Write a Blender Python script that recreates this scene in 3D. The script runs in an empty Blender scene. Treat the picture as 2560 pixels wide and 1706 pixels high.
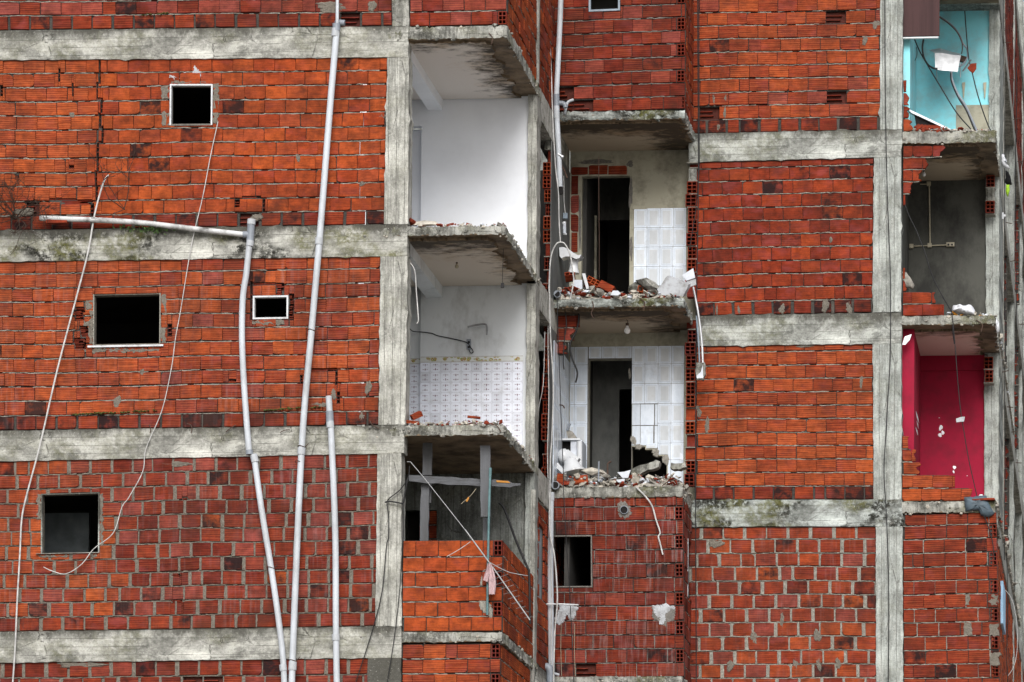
import bpy, math, random
from mathutils import Vector, Matrix
rnd = random.Random(11)
C = bpy.context.scene.collection
# ------------------------------------------------------------------ camera
YAW, PITCH, ROLL = 0.07406749836600506, 0.048588959036530044, -0.0038248276274446998
CAM = Vector((-2.0132813534357132, -55.0, 1.6))
FOC, CX, CY = 9702.865577806426, 2092.3688372446186, 2500.877123104967
ROT = Matrix.Rotation(YAW, 3, 'Z') @ Matrix.Rotation(PITCH, 3, 'X') @ Matrix.Rotation(ROLL, 3, 'Y')
def ray(u, v): return ROT @ Vector(((u - CX) / FOC, 1.0, (CY - v) / FOC))
def U(u, v, y=0.0):
    d = ray(u, v); return CAM + d * ((y - CAM.y) / d.y)
def UX(u, v, x):
    d = ray(u, v); return CAM + d * ((x - CAM.x) / d.x)
def UZ(u, v, z):
    d = ray(u, v); return CAM + d * ((z - CAM.z) / d.z)
def onplane(u, v, p, n):
    d = ray(u, v); return CAM + d * ((p - CAM).dot(n) / d.dot(n))
cd = bpy.data.cameras.new('camera'); cam = bpy.data.objects.new('camera', cd); C.objects.link(cam)
cam.location = CAM
cam.rotation_euler = (ROT @ Matrix.Rotation(math.pi / 2, 3, 'X')).to_euler()
cd.sensor_width = 36; cd.sensor_fit = 'HORIZONTAL'; cd.lens = FOC / 2560 * 36
cd.shift_x = (1280 - CX) / 2560; cd.shift_y = (CY - 853) / 2560
cd.clip_start = 1; cd.clip_end = 2000
bpy.context.scene.camera = cam
# main planes of the building
YM, YR = 4.79, 6.116
XA, XM, XC = -10.95, -8.90, -4.07
# ------------------------------------------------------------------ shader helpers
class SH:
    def __init__(s, name):
        s.m = bpy.data.materials.new(name); s.m.use_nodes = True
        s.t = s.m.node_tree; s.b = s.t.nodes['Principled BSDF']
        s.set('Roughness', .85); s.b.inputs['Specular IOR Level'].default_value = .3
        s.P = s.n('ShaderNodeTexCoord').outputs['Object']
        s.UV = s.n('ShaderNodeUVMap').outputs['UV']
    def n(s, ty, ins=None, **kw):
        x = s.t.nodes.new(ty)
        for k, v in kw.items(): setattr(x, k, v)
        for k, v in (ins or {}).items():
            i = x.inputs[k]
            if isinstance(v, bpy.types.NodeSocket): s.t.links.new(v, i)
            else: i.default_value = v
        return x
    def set(s, k, v):
        if isinstance(v, bpy.types.NodeSocket): s.t.links.new(v, s.b.inputs[k])
        else: s.b.inputs[k].default_value = v
    def map(s, v, sc, loc=(0, 0, 0)): return s.n('ShaderNodeMapping', {'Vector': v, 'Scale': sc, 'Location': loc}).outputs[0]
    def noise(s, v, sc, det=4, ro=.6): return s.n('ShaderNodeTexNoise', {'Vector': v, 'Scale': sc, 'Detail': det, 'Roughness': ro}).outputs[0]
    def ramp(s, f, st, interp='LINEAR'):
        r = s.n('ShaderNodeValToRGB', {'Fac': f}); e = r.color_ramp.elements; r.color_ramp.interpolation = interp
        while len(e) < len(st): e.new(.5)
        for i, (p, c) in enumerate(st):
            e[i].position = p; e[i].color = (c, c, c, 1) if isinstance(c, (int, float)) else (*c, 1)
        return r.outputs[0]
    def mix(s, f, a, b, mode='MIX'):
        x = s.n('ShaderNodeMix', data_type='RGBA', blend_type=mode)
        for i, v in ((0, f), (6, a), (7, b)):
            if isinstance(v, bpy.types.NodeSocket): s.t.links.new(v, x.inputs[i])
            elif i == 0: x.inputs[0].default_value = v
            else: x.inputs[i].default_value = (*v, 1)
        return x.outputs[2]
    def math(s, op, a, b=0.0, c=0.0, clamp=False):
        x = s.n('ShaderNodeMath', operation=op, use_clamp=clamp)
        for i, v in enumerate((a, b, c)):
            if isinstance(v, bpy.types.NodeSocket): s.t.links.new(v, x.inputs[i])
            else: x.inputs[i].default_value = v
        return x.outputs[0]
    def sep(s, v): return s.n('ShaderNodeSeparateXYZ', {0: v}).outputs
    def bump(s, h, st=.5, d=.01): s.set('Normal', s.n('ShaderNodeBump', {'Strength': st, 'Distance': d, 'Height': h}).outputs[0])
    def col(s, c): s.set('Base Color', c)
def simple(name, c, rough=.7, var=.25, sc=8, metal=0, bump=.2):
    s = SH(name); k = s.noise(s.P, sc, 6)
    s.col(s.mix(1, s.ramp(k, [(.3, 1 - var), (.7, 1 + var * .3)]), c, 'MULTIPLY')); s.set('Roughness', rough); s.set('Metallic', metal)
    if bump: s.bump(s.noise(s.P, sc * 5, 4), bump, .004)
    return s.m
def brick_mat(name, effl=0.0, grime=0.0):
    s = SH(name)
    at = s.n('ShaderNodeAttribute', attribute_name='tint'); R, G, B = s.n('ShaderNodeSeparateColor', {0: at.outputs[0]}).outputs; A = at.outputs['Alpha']
    uv = s.sep(s.UV)
    base = s.ramp(R, [(0, (.055, .0085, .0065)), (.25, (.135, .017, .010)), (.5, (.245, .036, .013)), (.75, (.375, .074, .018)), (.88, (.23, .042, .026)), (1, (.225, .052, .044))])
    big = s.noise(s.UV, 7, 3); fine = s.noise(s.UV, 45, 5)
    base = s.mix(1, base, s.ramp(big, [(.3, .55), (.68, 1.2)]), 'MULTIPLY')
    base = s.mix(1, base, s.ramp(fine, [(.3, .8), (.7, 1.1)]), 'MULTIPLY')
    pk = s.math('MULTIPLY', s.ramp(s.noise(s.map(s.UV, (3.2, 4.5, 1), (9, 3, 0)), 1, 3), [(.5, 0), (.66, 1)]), s.ramp(R, [(.3, .65), (.75, .12)]))
    base = s.mix(pk, base, s.mix(1, (.23, .046, .044), s.ramp(G, [(.5, .55), (1.2, 1.1)]), 'MULTIPLY'))
    ph = s.math('ADD', s.math('MULTIPLY', uv[1], 31.0), s.math('MULTIPLY', s.noise(s.map(s.UV, (1.2, 30, 1)), 1, 2), 1.6))
    st = s.math('PINGPONG', ph, .5)
    lines = s.math('MULTIPLY', s.ramp(st, [(.0, 1), (.17, .55), (.28, 0)]), B)
    base = s.mix(s.math('MULTIPLY', lines, .8), base, s.mix(.5, base, (.50, .15, .06)))
    dk = s.math('MULTIPLY', s.ramp(st, [(.3, 0), (.48, 1)]), B)
    base = s.mix(s.math('MULTIPLY', dk, .5), base, (.055, .013, .010))
    streak = s.noise(s.map(s.UV, (5, 60, 1)), 1, 4)
    base = s.mix(s.math('MULTIPLY', s.ramp(streak, [(.48, 0), (.7, 1)]), .5), base, (.06, .013, .010))
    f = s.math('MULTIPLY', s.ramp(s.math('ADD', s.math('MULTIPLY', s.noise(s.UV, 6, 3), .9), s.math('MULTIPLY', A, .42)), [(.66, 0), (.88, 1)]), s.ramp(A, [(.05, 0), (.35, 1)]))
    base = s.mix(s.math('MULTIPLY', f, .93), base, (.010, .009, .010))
    if effl:
        e = s.noise(s.map(s.P, (22, 22, 1.1)), 1, 5, .7); e2 = s.noise(s.P, 1.3, 3)
        e = s.math('MULTIPLY', s.ramp(e, [(.5, 0), (.72, 1)]), s.ramp(e2, [(.4, 0), (.62, 1)]))
        base = s.mix(s.math('MULTIPLY', e, effl), base, (.40, .33, .33))
    w = s.noise(s.map(s.P, (3, 3, 3)), 6, 6, .75)
    base = s.mix(s.math('MULTIPLY', s.ramp(w, [(.66, 0), (.76, 1)]), .25), base, (.30, .20, .16))
    soil = s.noise(s.map(s.P, (1, 1, 1.6)), .9, 7, .7)
    base = s.mix(s.math('MULTIPLY', s.ramp(soil, [(.45, 0), (.66, 1)]), .6), base, (.030, .012, .009))
    if grime: base = s.mix(s.math('MULTIPLY', s.ramp(s.noise(s.P, 1.7, 5), [(.45, 0), (.7, 1)]), grime), base, (.06, .03, .025))
    s.col(base); s.set('Roughness', .9); s.set('Specular IOR Level', .08)
    s.bump(s.math('ADD', s.math('MULTIPLY', st, s.math('ADD', s.math('MULTIPLY', B, 1.0), .25)), s.math('MULTIPLY', fine, .5)), .55, .004)
    return s.m
def mortar_mat(name, c):
    s = SH(name); k = s.noise(s.P, 30, 6, .7); g = s.noise(s.P, 2, 4)
    b = s.mix(1, s.ramp(k, [(.3, .55), (.65, 1.15)]), c, 'MULTIPLY')
    s.col(s.mix(s.ramp(g, [(.5, 0), (.75, .6)]), b, (.12, .11, .095))); s.bump(s.noise(s.P, 70, 6, .75), 1, .012); s.set('Roughness', .95)
    return s.m
def conc_mat(name, base=1.0, stain=.3, moss=0.0, boards='h', cool=0.0, sp=1.0, top=0.0):
    s = SH(name); P = s.P
    k = s.noise(P, 2.2, 9, .65)
    c = s.ramp(k, [(.3, (.24 * base, .24 * base, .215 * base)), (.48, (.44 * base, .44 * base, .40 * base)), (.72, (.62 * base, .62 * base, .57 * base))])
    if cool: c = s.mix(cool, c, s.mix(1, c, (.82, .97, 1.06), 'MULTIPLY'))
    xyz = s.sep(P)
    if boards:
        ax = xyz[2] if boards == 'h' else xyz[0]
        ln = s.math('PINGPONG', s.math('ADD', s.math('MULTIPLY', ax, 8.3), s.math('MULTIPLY', s.noise(P, 3, 2), .12)), .5)
        lf = s.math('MULTIPLY', s.ramp(ln, [(.0, 1), (.06, 0)]), s.ramp(s.noise(s.map(P, (1, 1, 3) if boards == 'h' else (3, 3, 1)), 2, 4), [(.38, 0), (.52, 1)]))
        c = s.mix(s.math('MULTIPLY', lf, .9), c, (.085, .083, .075))
        gs = (1.2, 1.2, 22) if boards == 'h' else (20, 20, .8)
        gr = s.noise(s.map(P, gs), 1, 5, .65)
        c = s.mix(1, c, s.ramp(gr, [(.3, .72), (.7, 1.12)]), 'MULTIPLY')
    sm = (2.2, 2.2, 3.2) if boards == 'h' else (9, 9, 1.0)
    d = s.noise(s.map(P, sm, (3.1, 1, .3)), 1, 8, .72)
    c = s.mix(s.math('MULTIPLY', s.ramp(d, [(.45, 0), (.58, .75), (.70, 1)]), stain), c, (.055, .054, .048))
    if moss:
        m = s.math('MULTIPLY', s.ramp(s.noise(s.map(P, (1.1, 1.1, 2.2), (7, 2, 1)), 1, 3), [(.43, 0), (.54, 1)]), s.ramp(s.noise(P, 11, 9, .78), [(.40, 0), (.52, 1)]))
        c = s.mix(s.math('MULTIPLY', m, moss), c, (.022, .022, .018))
        m2 = s.math('MULTIPLY', s.ramp(s.noise(s.map(P, (1.0, 1.0, 1.6), (1, 5, 4)), 1, 3), [(.52, 0), (.62, 1)]), s.ramp(s.noise(P, 14, 9, .78), [(.4, 0), (.54, 1)]))
        c = s.mix(s.math('MULTIPLY', m2, moss * .8), c, (.10, .10, .030))
    blot = s.noise(s.map(P, (3.2, 3.2, 3.2) if not boards else (1.6, 1.6, 5.5) if boards == 'h' else (9, 9, 1.1), (4, 9, 2)), 1, 9, .78)
    c = s.mix(s.math('MULTIPLY', s.ramp(blot, [(.52, 0), (.62, 1)]), .45), c, (.17, .17, .15))
    c = s.mix(s.math('MULTIPLY', s.ramp(blot, [(.36, 1), (.42, 0)]), .22), c, (.58, .575, .53))
    c = s.mix(1, c, s.ramp(s.noise(P, 34, 8, .8), [(.33, .62), (.5, 1.0), (.68, 1.18)]), 'MULTIPLY')
    ck = s.n('ShaderNodeTexVoronoi', {'Vector': s.map(P, (1.3, 1.3, 2.2) if boards != 'v' else (2.2, 2.2, 1.0)), 'Scale': 1.6}, feature='DISTANCE_TO_EDGE').outputs['Distance']
    wob = s.math('ADD', ck, s.math('MULTIPLY', s.math('SUBTRACT', s.noise(P, 9, 5, .7), .5), .16))
    c = s.mix(s.math('MULTIPLY', s.ramp(s.math('ABSOLUTE', wob), [(.006, 1), (.016, 0)]), s.ramp(s.noise(P, 1.5, 3), [(.48, 0), (.6, .85)])), c, (.055, .053, .047))
    if top:
        tt = s.math('ADD', s.math('DIVIDE', xyz[2], top), s.math('MULTIPLY', s.math('SUBTRACT', s.noise(s.map(P, (2.6, 2.6, 1.2)), 1, 8, .75), .5), 1.5))
        c = s.mix(s.ramp(tt, [(.70, 0), (1.02, .9)]), c, (.065, .063, .054))
    ag = s.noise(P, 38, 3, .8)
    c = s.mix(s.math('MULTIPLY', s.ramp(ag, [(.64, 0), (.70, 1)]), .55 * sp), c, (.66, .65, .60))
    c = s.mix(s.math('MULTIPLY', s.ramp(ag, [(.30, 1), (.35, 0)]), .7 * sp), c, (.07, .068, .06))
    s.col(c); s.set('Roughness', .95); s.set('Specular IOR Level', .1)
    s.bump(s.math('ADD', s.noise(P, 22, 9, .75), s.math('MULTIPLY', k, 1.2)), .8, .018)
    return s.m
def plaster_mat(name, c, dirt=.2, dc=(.12, .11, .09), sc=2.0, lo=.5, bump=.35, vert=1.0):
    s = SH(name); P = s.P
    d = s.noise(s.map(P, (1, 1, vert)), sc, 9, .68); f = s.noise(P, 30, 6)
    b = s.mix(1, s.ramp(s.noise(P, 1.2, 5), [(.3, .9), (.7, 1.04)]), c, 'MULTIPLY')
    b = s.mix(s.math('MULTIPLY', s.ramp(d, [(lo, 0), (lo + .2, 1)]), dirt), b, dc)
    s.col(b); s.set('Roughness', .8); s.bump(s.math('ADD', s.noise(P, 5, 6), s.math('MULTIPLY', f, .4)), bump, .012)
    return s.m
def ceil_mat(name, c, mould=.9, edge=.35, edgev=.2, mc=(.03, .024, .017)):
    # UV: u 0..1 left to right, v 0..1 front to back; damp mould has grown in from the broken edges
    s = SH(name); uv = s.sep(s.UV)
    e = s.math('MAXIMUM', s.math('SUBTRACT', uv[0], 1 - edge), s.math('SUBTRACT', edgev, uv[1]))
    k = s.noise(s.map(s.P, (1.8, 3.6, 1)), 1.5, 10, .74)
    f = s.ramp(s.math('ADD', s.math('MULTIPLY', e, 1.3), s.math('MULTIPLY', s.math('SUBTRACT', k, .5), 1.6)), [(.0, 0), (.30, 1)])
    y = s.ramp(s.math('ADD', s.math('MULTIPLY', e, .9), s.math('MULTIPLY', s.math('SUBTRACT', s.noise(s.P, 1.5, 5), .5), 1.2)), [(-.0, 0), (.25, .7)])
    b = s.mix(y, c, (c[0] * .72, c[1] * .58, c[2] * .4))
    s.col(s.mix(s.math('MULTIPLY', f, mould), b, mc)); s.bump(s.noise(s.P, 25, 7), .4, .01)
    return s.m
# ------------------------------------------------------------------ materials
M = {}
M['brick'] = brick_mat('hollow clay brick', 0, .10)
M['brick_eff'] = brick_mat('clay brick with salt bloom', .55, .25)
M['brick_scuff'] = brick_mat('clay brick with pale scuffs', .16, .30)
M['mortar'] = mortar_mat('mortar', (.255, .245, .212))
M['mortar_dk'] = mortar_mat('dark mortar', (.17, .16, .145)); M['mortar_c'] = mortar_mat('grey brown mortar', (.165, .148, .122)); M['joint'] = mortar_mat('deep joint', (.05, .047, .042))
M['conc'] = conc_mat('board marked concrete', 1.0, .7, .45, top=.5)
M['conc_moss'] = conc_mat('concrete beam with moss', 1.0, .5, 1.0, top=.45)
M['conc_blk'] = conc_mat('blackened concrete beam', 1.0, .75, 1.0, cool=.5)
M['conc_cool'] = conc_mat('cool grey concrete', 1.02, .6, .5, cool=.25, top=.5)
M['conc_col'] = conc_mat('concrete column', 1.05, .62, .25, 'v')
M['conc_colc'] = conc_mat('cool concrete column', .98, .5, .2, 'v', cool=.4)
M['conc_old'] = conc_mat('old dark concrete', .62, .7, .3, 'v', cool=.4)
M['conc_rub'] = conc_mat('broken slab edge', .74, .8, .7, None)
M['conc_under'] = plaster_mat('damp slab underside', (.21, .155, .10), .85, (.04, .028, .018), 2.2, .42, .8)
M['white'] = plaster_mat('white plaster', (.83, .86, .91), .2, (.5, .49, .46), 1.2, .55, .25)
M['whitedirty'] = plaster_mat('soiled white plaster', (.63, .66, .68), .6, (.20, .20, .19), 1.7, .52, .3, .5)
M['ceil1'] = ceil_mat('white ceiling with mould', (.74, .69, .65), .96, .36, .17)
M['ceil2'] = ceil_mat('peeling ceiling with mould', (.58, .52, .45), .92, .22, .36)
M['ceilm'] = ceil_mat('sooty ceiling', (.44, .36, .27), .9, .40, .5)
M['ceilp'] = ceil_mat('pink ceiling', (.62, .44, .40), .95, .32, .36, (.06, .035, .025))
M['turq'] = plaster_mat('turquoise paint', (.27, .70, .78), .75, (.30, .42, .44), 2.2, .45, .25)
M['crimson'] = plaster_mat('crimson paint', (.27, .002, .026), .6, (.12, .006, .016), 2.2, .46, .2)
M['greyroom'] = plaster_mat('grey cement render', (.075, .076, .066), .9, (.024, .024, .022), 2.0, .42, .3, .6)
M['render'] = plaster_mat('pale cement render', (.36, .345, .27), .8, (.10, .09, .065), 2.0, .47, .3)
M['darkrender'] = plaster_mat('dark grey cement render', (.13, .135, .13), .7, (.04, .042, .042), 2.0, .45, .5, .5)
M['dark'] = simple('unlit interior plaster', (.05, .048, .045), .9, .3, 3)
M['inner'] = simple('brick hollow', (.075, .018, .012), .95, .5, 14)
M['black_and_shade'] = simple('black_and_shade', (.012, .011, .011), .95, .4, 10)  # plain black; also stands in for shade inside brick hollows and pipe mouths
M['pvc'] = plaster_mat('grey white PVC', (.47, .505, .545), .65, (.21, .21, .205), 2.2, .45, .08, .35); M['pvc'].node_tree.nodes['Principled BSDF'].inputs['Roughness'].default_value = .42
M['pvcdirty'] = plaster_mat('mouldy PVC', (.52, .53, .53), .95, (.045, .043, .038), 3.4, .47, .1); M['pvcdirty'].node_tree.nodes['Principled BSDF'].inputs['Roughness'].default_value = .5
M['pvcgrey'] = simple('grey PVC fitting', (.22, .245, .28), .4, .25, 6, 0, .05)
M['cablew'] = simple('white cable sheath', (.50, .50, .49), .6, .45, 9, 0, .05)
M['cableb'] = simple('black cable sheath', (.012, .012, .013), .6, .2, 12, 0, .05)
M['frame'] = plaster_mat('white painted frame', (.56, .58, .60), .7, (.2, .19, .17), 7, .52, .2)
M['wood'] = plaster_mat('grey weathered wood', (.105, .11, .12), .8, (.06, .06, .06), 5, .42, .5, .08)
M['woodh'] = plaster_mat('grey weathered plank', (.10, .105, .115), .8, (.05, .05, .052), 5, .42, .5, 6)
M['darkwood'] = plaster_mat('dark wood veneer', (.055, .026, .026), .6, (.025, .012, .013), 9, .45, .1, .05)
M['steel'] = simple('galvanised steel', (.52, .53, .55), .4, .3, 9, .6, .1)
M['rust'] = simple('rusty steel', (.075, .045, .033), .8, .5, 14)
M['teal'] = simple('teal painted pole', (.10, .19, .20), .5, .5, 5, 0, .1)
M['alu'] = simple('aluminium tube', (.27, .275, .28), .4, .3, 9, .3, .05)
M['porc'] = plaster_mat('white porcelain', (.56, .58, .60), .5, (.28, .25, .21), 3, .55, .05); M['porc'].node_tree.nodes['Principled BSDF'].inputs['Roughness'].default_value = .15
M['tilew'] = simple('white tile shard', (.56, .60, .66), .3, .3, 6, 0, .03)
M['plrub'] = simple('plaster debris', (.46, .43, .37), .9, .5, 16)
M['redrub'] = simple('brick debris', (.22, .030, .010), .9, .6, 13)
M['greyrub'] = simple('mortar debris', (.27, .255, .225), .95, .5, 16)
M['cloth'] = simple('pale pink cloth', (.50, .36, .37), .9, .35, 7)
M['sheet'] = simple('white plastic sheet', (.64, .66, .70), .4, .12, 7)
M['tarp'] = simple('blue grey tarpaulin', (.075, .105, .13), .55, .4, 6)
M['lime'] = simple('lime green net', (.36, .62, .04), .8, .3, 20)
M['blackcl'] = simple('black cloth', (.008, .008, .009), .95, .3, 8)
M['twig'] = simple('dry twig', (.045, .028, .02), .9, .4, 20)
M['leaf'] = simple('green leaf', (.055, .105, .025), .7, .5, 20)
M['moss'] = simple('moss', (.075, .085, .02), .95, .5, 40)
M['glass'] = simple('frosted bulb glass', (.8, .8, .8), .15, .05, 5, 0, 0)
M['cream'] = simple('yellowed plastic', (.42, .38, .28), .5, .3, 12, 0, .05)
M['box'] = simple('grey blue plastic', (.20, .25, .30), .4, .3, 9, 0, .05)
M['blueframe'] = simple('pale blue window frame', (.28, .47, .66), .5, .25, 6)
M['greyblue'] = simple('grey blue window board', (.24, .28, .30), .7, .4, 4)
M['orange'] = simple('orange plastic', (.40, .17, .02), .6, .2, 10)
M['ground'] = simple('trodden earth', (.30, .28, .245), .95, .35, .4)
M['wallpatch'] = plaster_mat('pale plaster patch', (.40, .42, .445), .85, (.14, .13, .12), 5, .45, .5)
def floral_tile():
    s = SH('floral kitchen tile'); u, v, _ = s.sep(s.UV)
    fu = s.math('FRACT', u); fv = s.math('FRACT', v)
    def dist(x, y, kx=1.0, ky=1.0):
        a = s.math('MULTIPLY', s.math('SUBTRACT', fu, x), kx); b = s.math('MULTIPLY', s.math('SUBTRACT', fv, y), ky)
        return s.math('SQRT', s.math('ADD', s.math('MULTIPLY', a, a), s.math('MULTIPLY', b, b)))
    m = None
    for x, y, kx, ky, r in ((.5, .27, 1, 1, .10), (.5, .73, 1, 1, .10), (.5, .37, 1.4, .8, .06), (.5, .63, 1.4, .8, .06), (.31, .27, .7, 1.3, .06), (.69, .27, .7, 1.3, .06), (.31, .73, .7, 1.3, .06), (.69, .73, .7, 1.3, .06)):
        q = s.ramp(dist(x, y, kx, ky), [(r * .6, 1), (r, 0)]); m = q if m is None else s.math('MAXIMUM', m, q)
    m = s.math('MULTIPLY', m, s.ramp(s.noise(s.UV, 9, 3), [(.36, .25), (.55, 1)]))
    ed = s.math('MINIMUM', s.math('PINGPONG', fu, .5), s.math('PINGPONG', fv, .5))
    gr = s.ramp(ed, [(.012, 1), (.035, 0)])
    cr = s.math('ADD', s.math('PINGPONG', fu, .5), s.math('PINGPONG', fv, .5))
    oc = s.ramp(s.math('ABSOLUTE', s.math('SUBTRACT', cr, .16)), [(.02, 1), (.05, 0)])
    c = s.mix(1, s.ramp(s.noise(s.UV, .8, 3), [(.3, .9), (.7, 1.03)]), (.68, .71, .79), 'MULTIPLY')
    wn = s.n('ShaderNodeTexWhiteNoise', {'Vector': s.n('ShaderNodeVectorMath', {0: s.UV}, operation='FLOOR').outputs[0]}).outputs['Value']
    c = s.mix(1, c, s.ramp(wn, [(0, .84), (.35, 1), (1, 1.05)]), 'MULTIPLY'); c = s.mix(s.math('MULTIPLY', s.ramp(s.noise(s.UV, .9, 7, .7), [(.52, 0), (.68, 1)]), .3), c, (.36, .35, .32))
    c = s.mix(s.math('MULTIPLY', oc, .30), c, (.30, .28, .32)); c = s.mix(s.math('MULTIPLY', m, .95), c, (.15, .075, .11))
    c = s.mix(s.math('MULTIPLY', gr, .42), c, (.36, .36, .42))
    s.col(c); s.set('Roughness', .3); s.bump(s.ramp(ed, [(0, 0), (.05, 1)]), .3, .003); return s.m
M['floral'] = floral_tile()
def border_tile():
    s = SH('fruit border tile'); u, v, _ = s.sep(s.UV)
    vo = s.n('ShaderNodeTexVoronoi', {'Vector': s.UV, 'Scale': 1.5}); d = vo.outputs['Distance']
    c = s.ramp(s.math('FRACT', s.math('MULTIPLY', s.noise(s.UV, 1.1, 2), 7.0)), [(0, (.16, .26, .02)), (.3, (.42, .30, .03)), (.55, (.22, .07, .03)), (.8, (.5, .38, .2))], 'CONSTANT')
    band = s.ramp(s.math('ABSOLUTE', s.math('SUBTRACT', v, .5)), [(.30, 1), (.40, 0)])
    f = s.math('MULTIPLY', s.math('MULTIPLY', s.ramp(d, [(.44, 1), (.54, 0)]), band), s.ramp(s.noise(s.UV, 6, 4), [(.36, 0), (.46, 1)]))
    b = s.mix(f, (.56, .58, .57), c)
    dt = s.math('MULTIPLY', s.ramp(s.math('ABSOLUTE', s.math('SUBTRACT', s.math('ABSOLUTE', s.math('SUBTRACT', v, .5)), .44)), [(.03, 1), (.06, 0)]), s.math('GREATER_THAN', s.math('FRACT', s.math('MULTIPLY', u, 5.0)), .5))
    s.col(s.mix(dt, b, (.12, .06, .04))); s.set('Roughness', .3); return s.m
M['border'] = border_tile()
def wall_tile():
    # UV 0..1 on each tile, whole part = random seed of the tile
    s = SH('white wall tile'); at = s.n('ShaderNodeAttribute', attribute_name='tint'); R, G, B = s.n('ShaderNodeSeparateColor', {0: at.outputs[0]}).outputs
    u, v, _ = s.sep(s.UV)
    ed = s.math('MINIMUM', s.math('MULTIPLY', s.math('PINGPONG', u, .5), 1.0), s.math('MULTIPLY', s.math('PINGPONG', v, .5), 1.45))
    k = s.noise(s.map(s.P, (9, 9, 4)), 1, 6, .7)
    c = s.mix(s.ramp(k, [(.42, 0), (.62, 1)]), (.72, .79, .88), (.60, .67, .76))
    inner = s.math('MULTIPLY', s.ramp(ed, [(.17, 0), (.2, 1)]), B)
    c = s.mix(s.math('MULTIPLY', inner, .55), c, (.43, .43, .41))
    r1 = s.math('MULTIPLY', s.ramp(s.math('ABSOLUTE', s.math('SUBTRACT', ed, .12)), [(.015, 1), (.03, 0)]), B)
    c = s.mix(s.math('MULTIPLY', r1, .55), c, (.33, .36, .40))
    dt = s.noise(s.P, 3, 7, .7)
    c = s.mix(s.math('MULTIPLY', s.ramp(dt, [(.56, 0), (.7, 1)]), .35), c, (.35, .33, .28))
    s.col(s.mix(1, c, G, 'MULTIPLY')); s.set('Roughness', .25); s.bump(inner, .25, .003); return s.m
M['tile'] = wall_tile()
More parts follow.
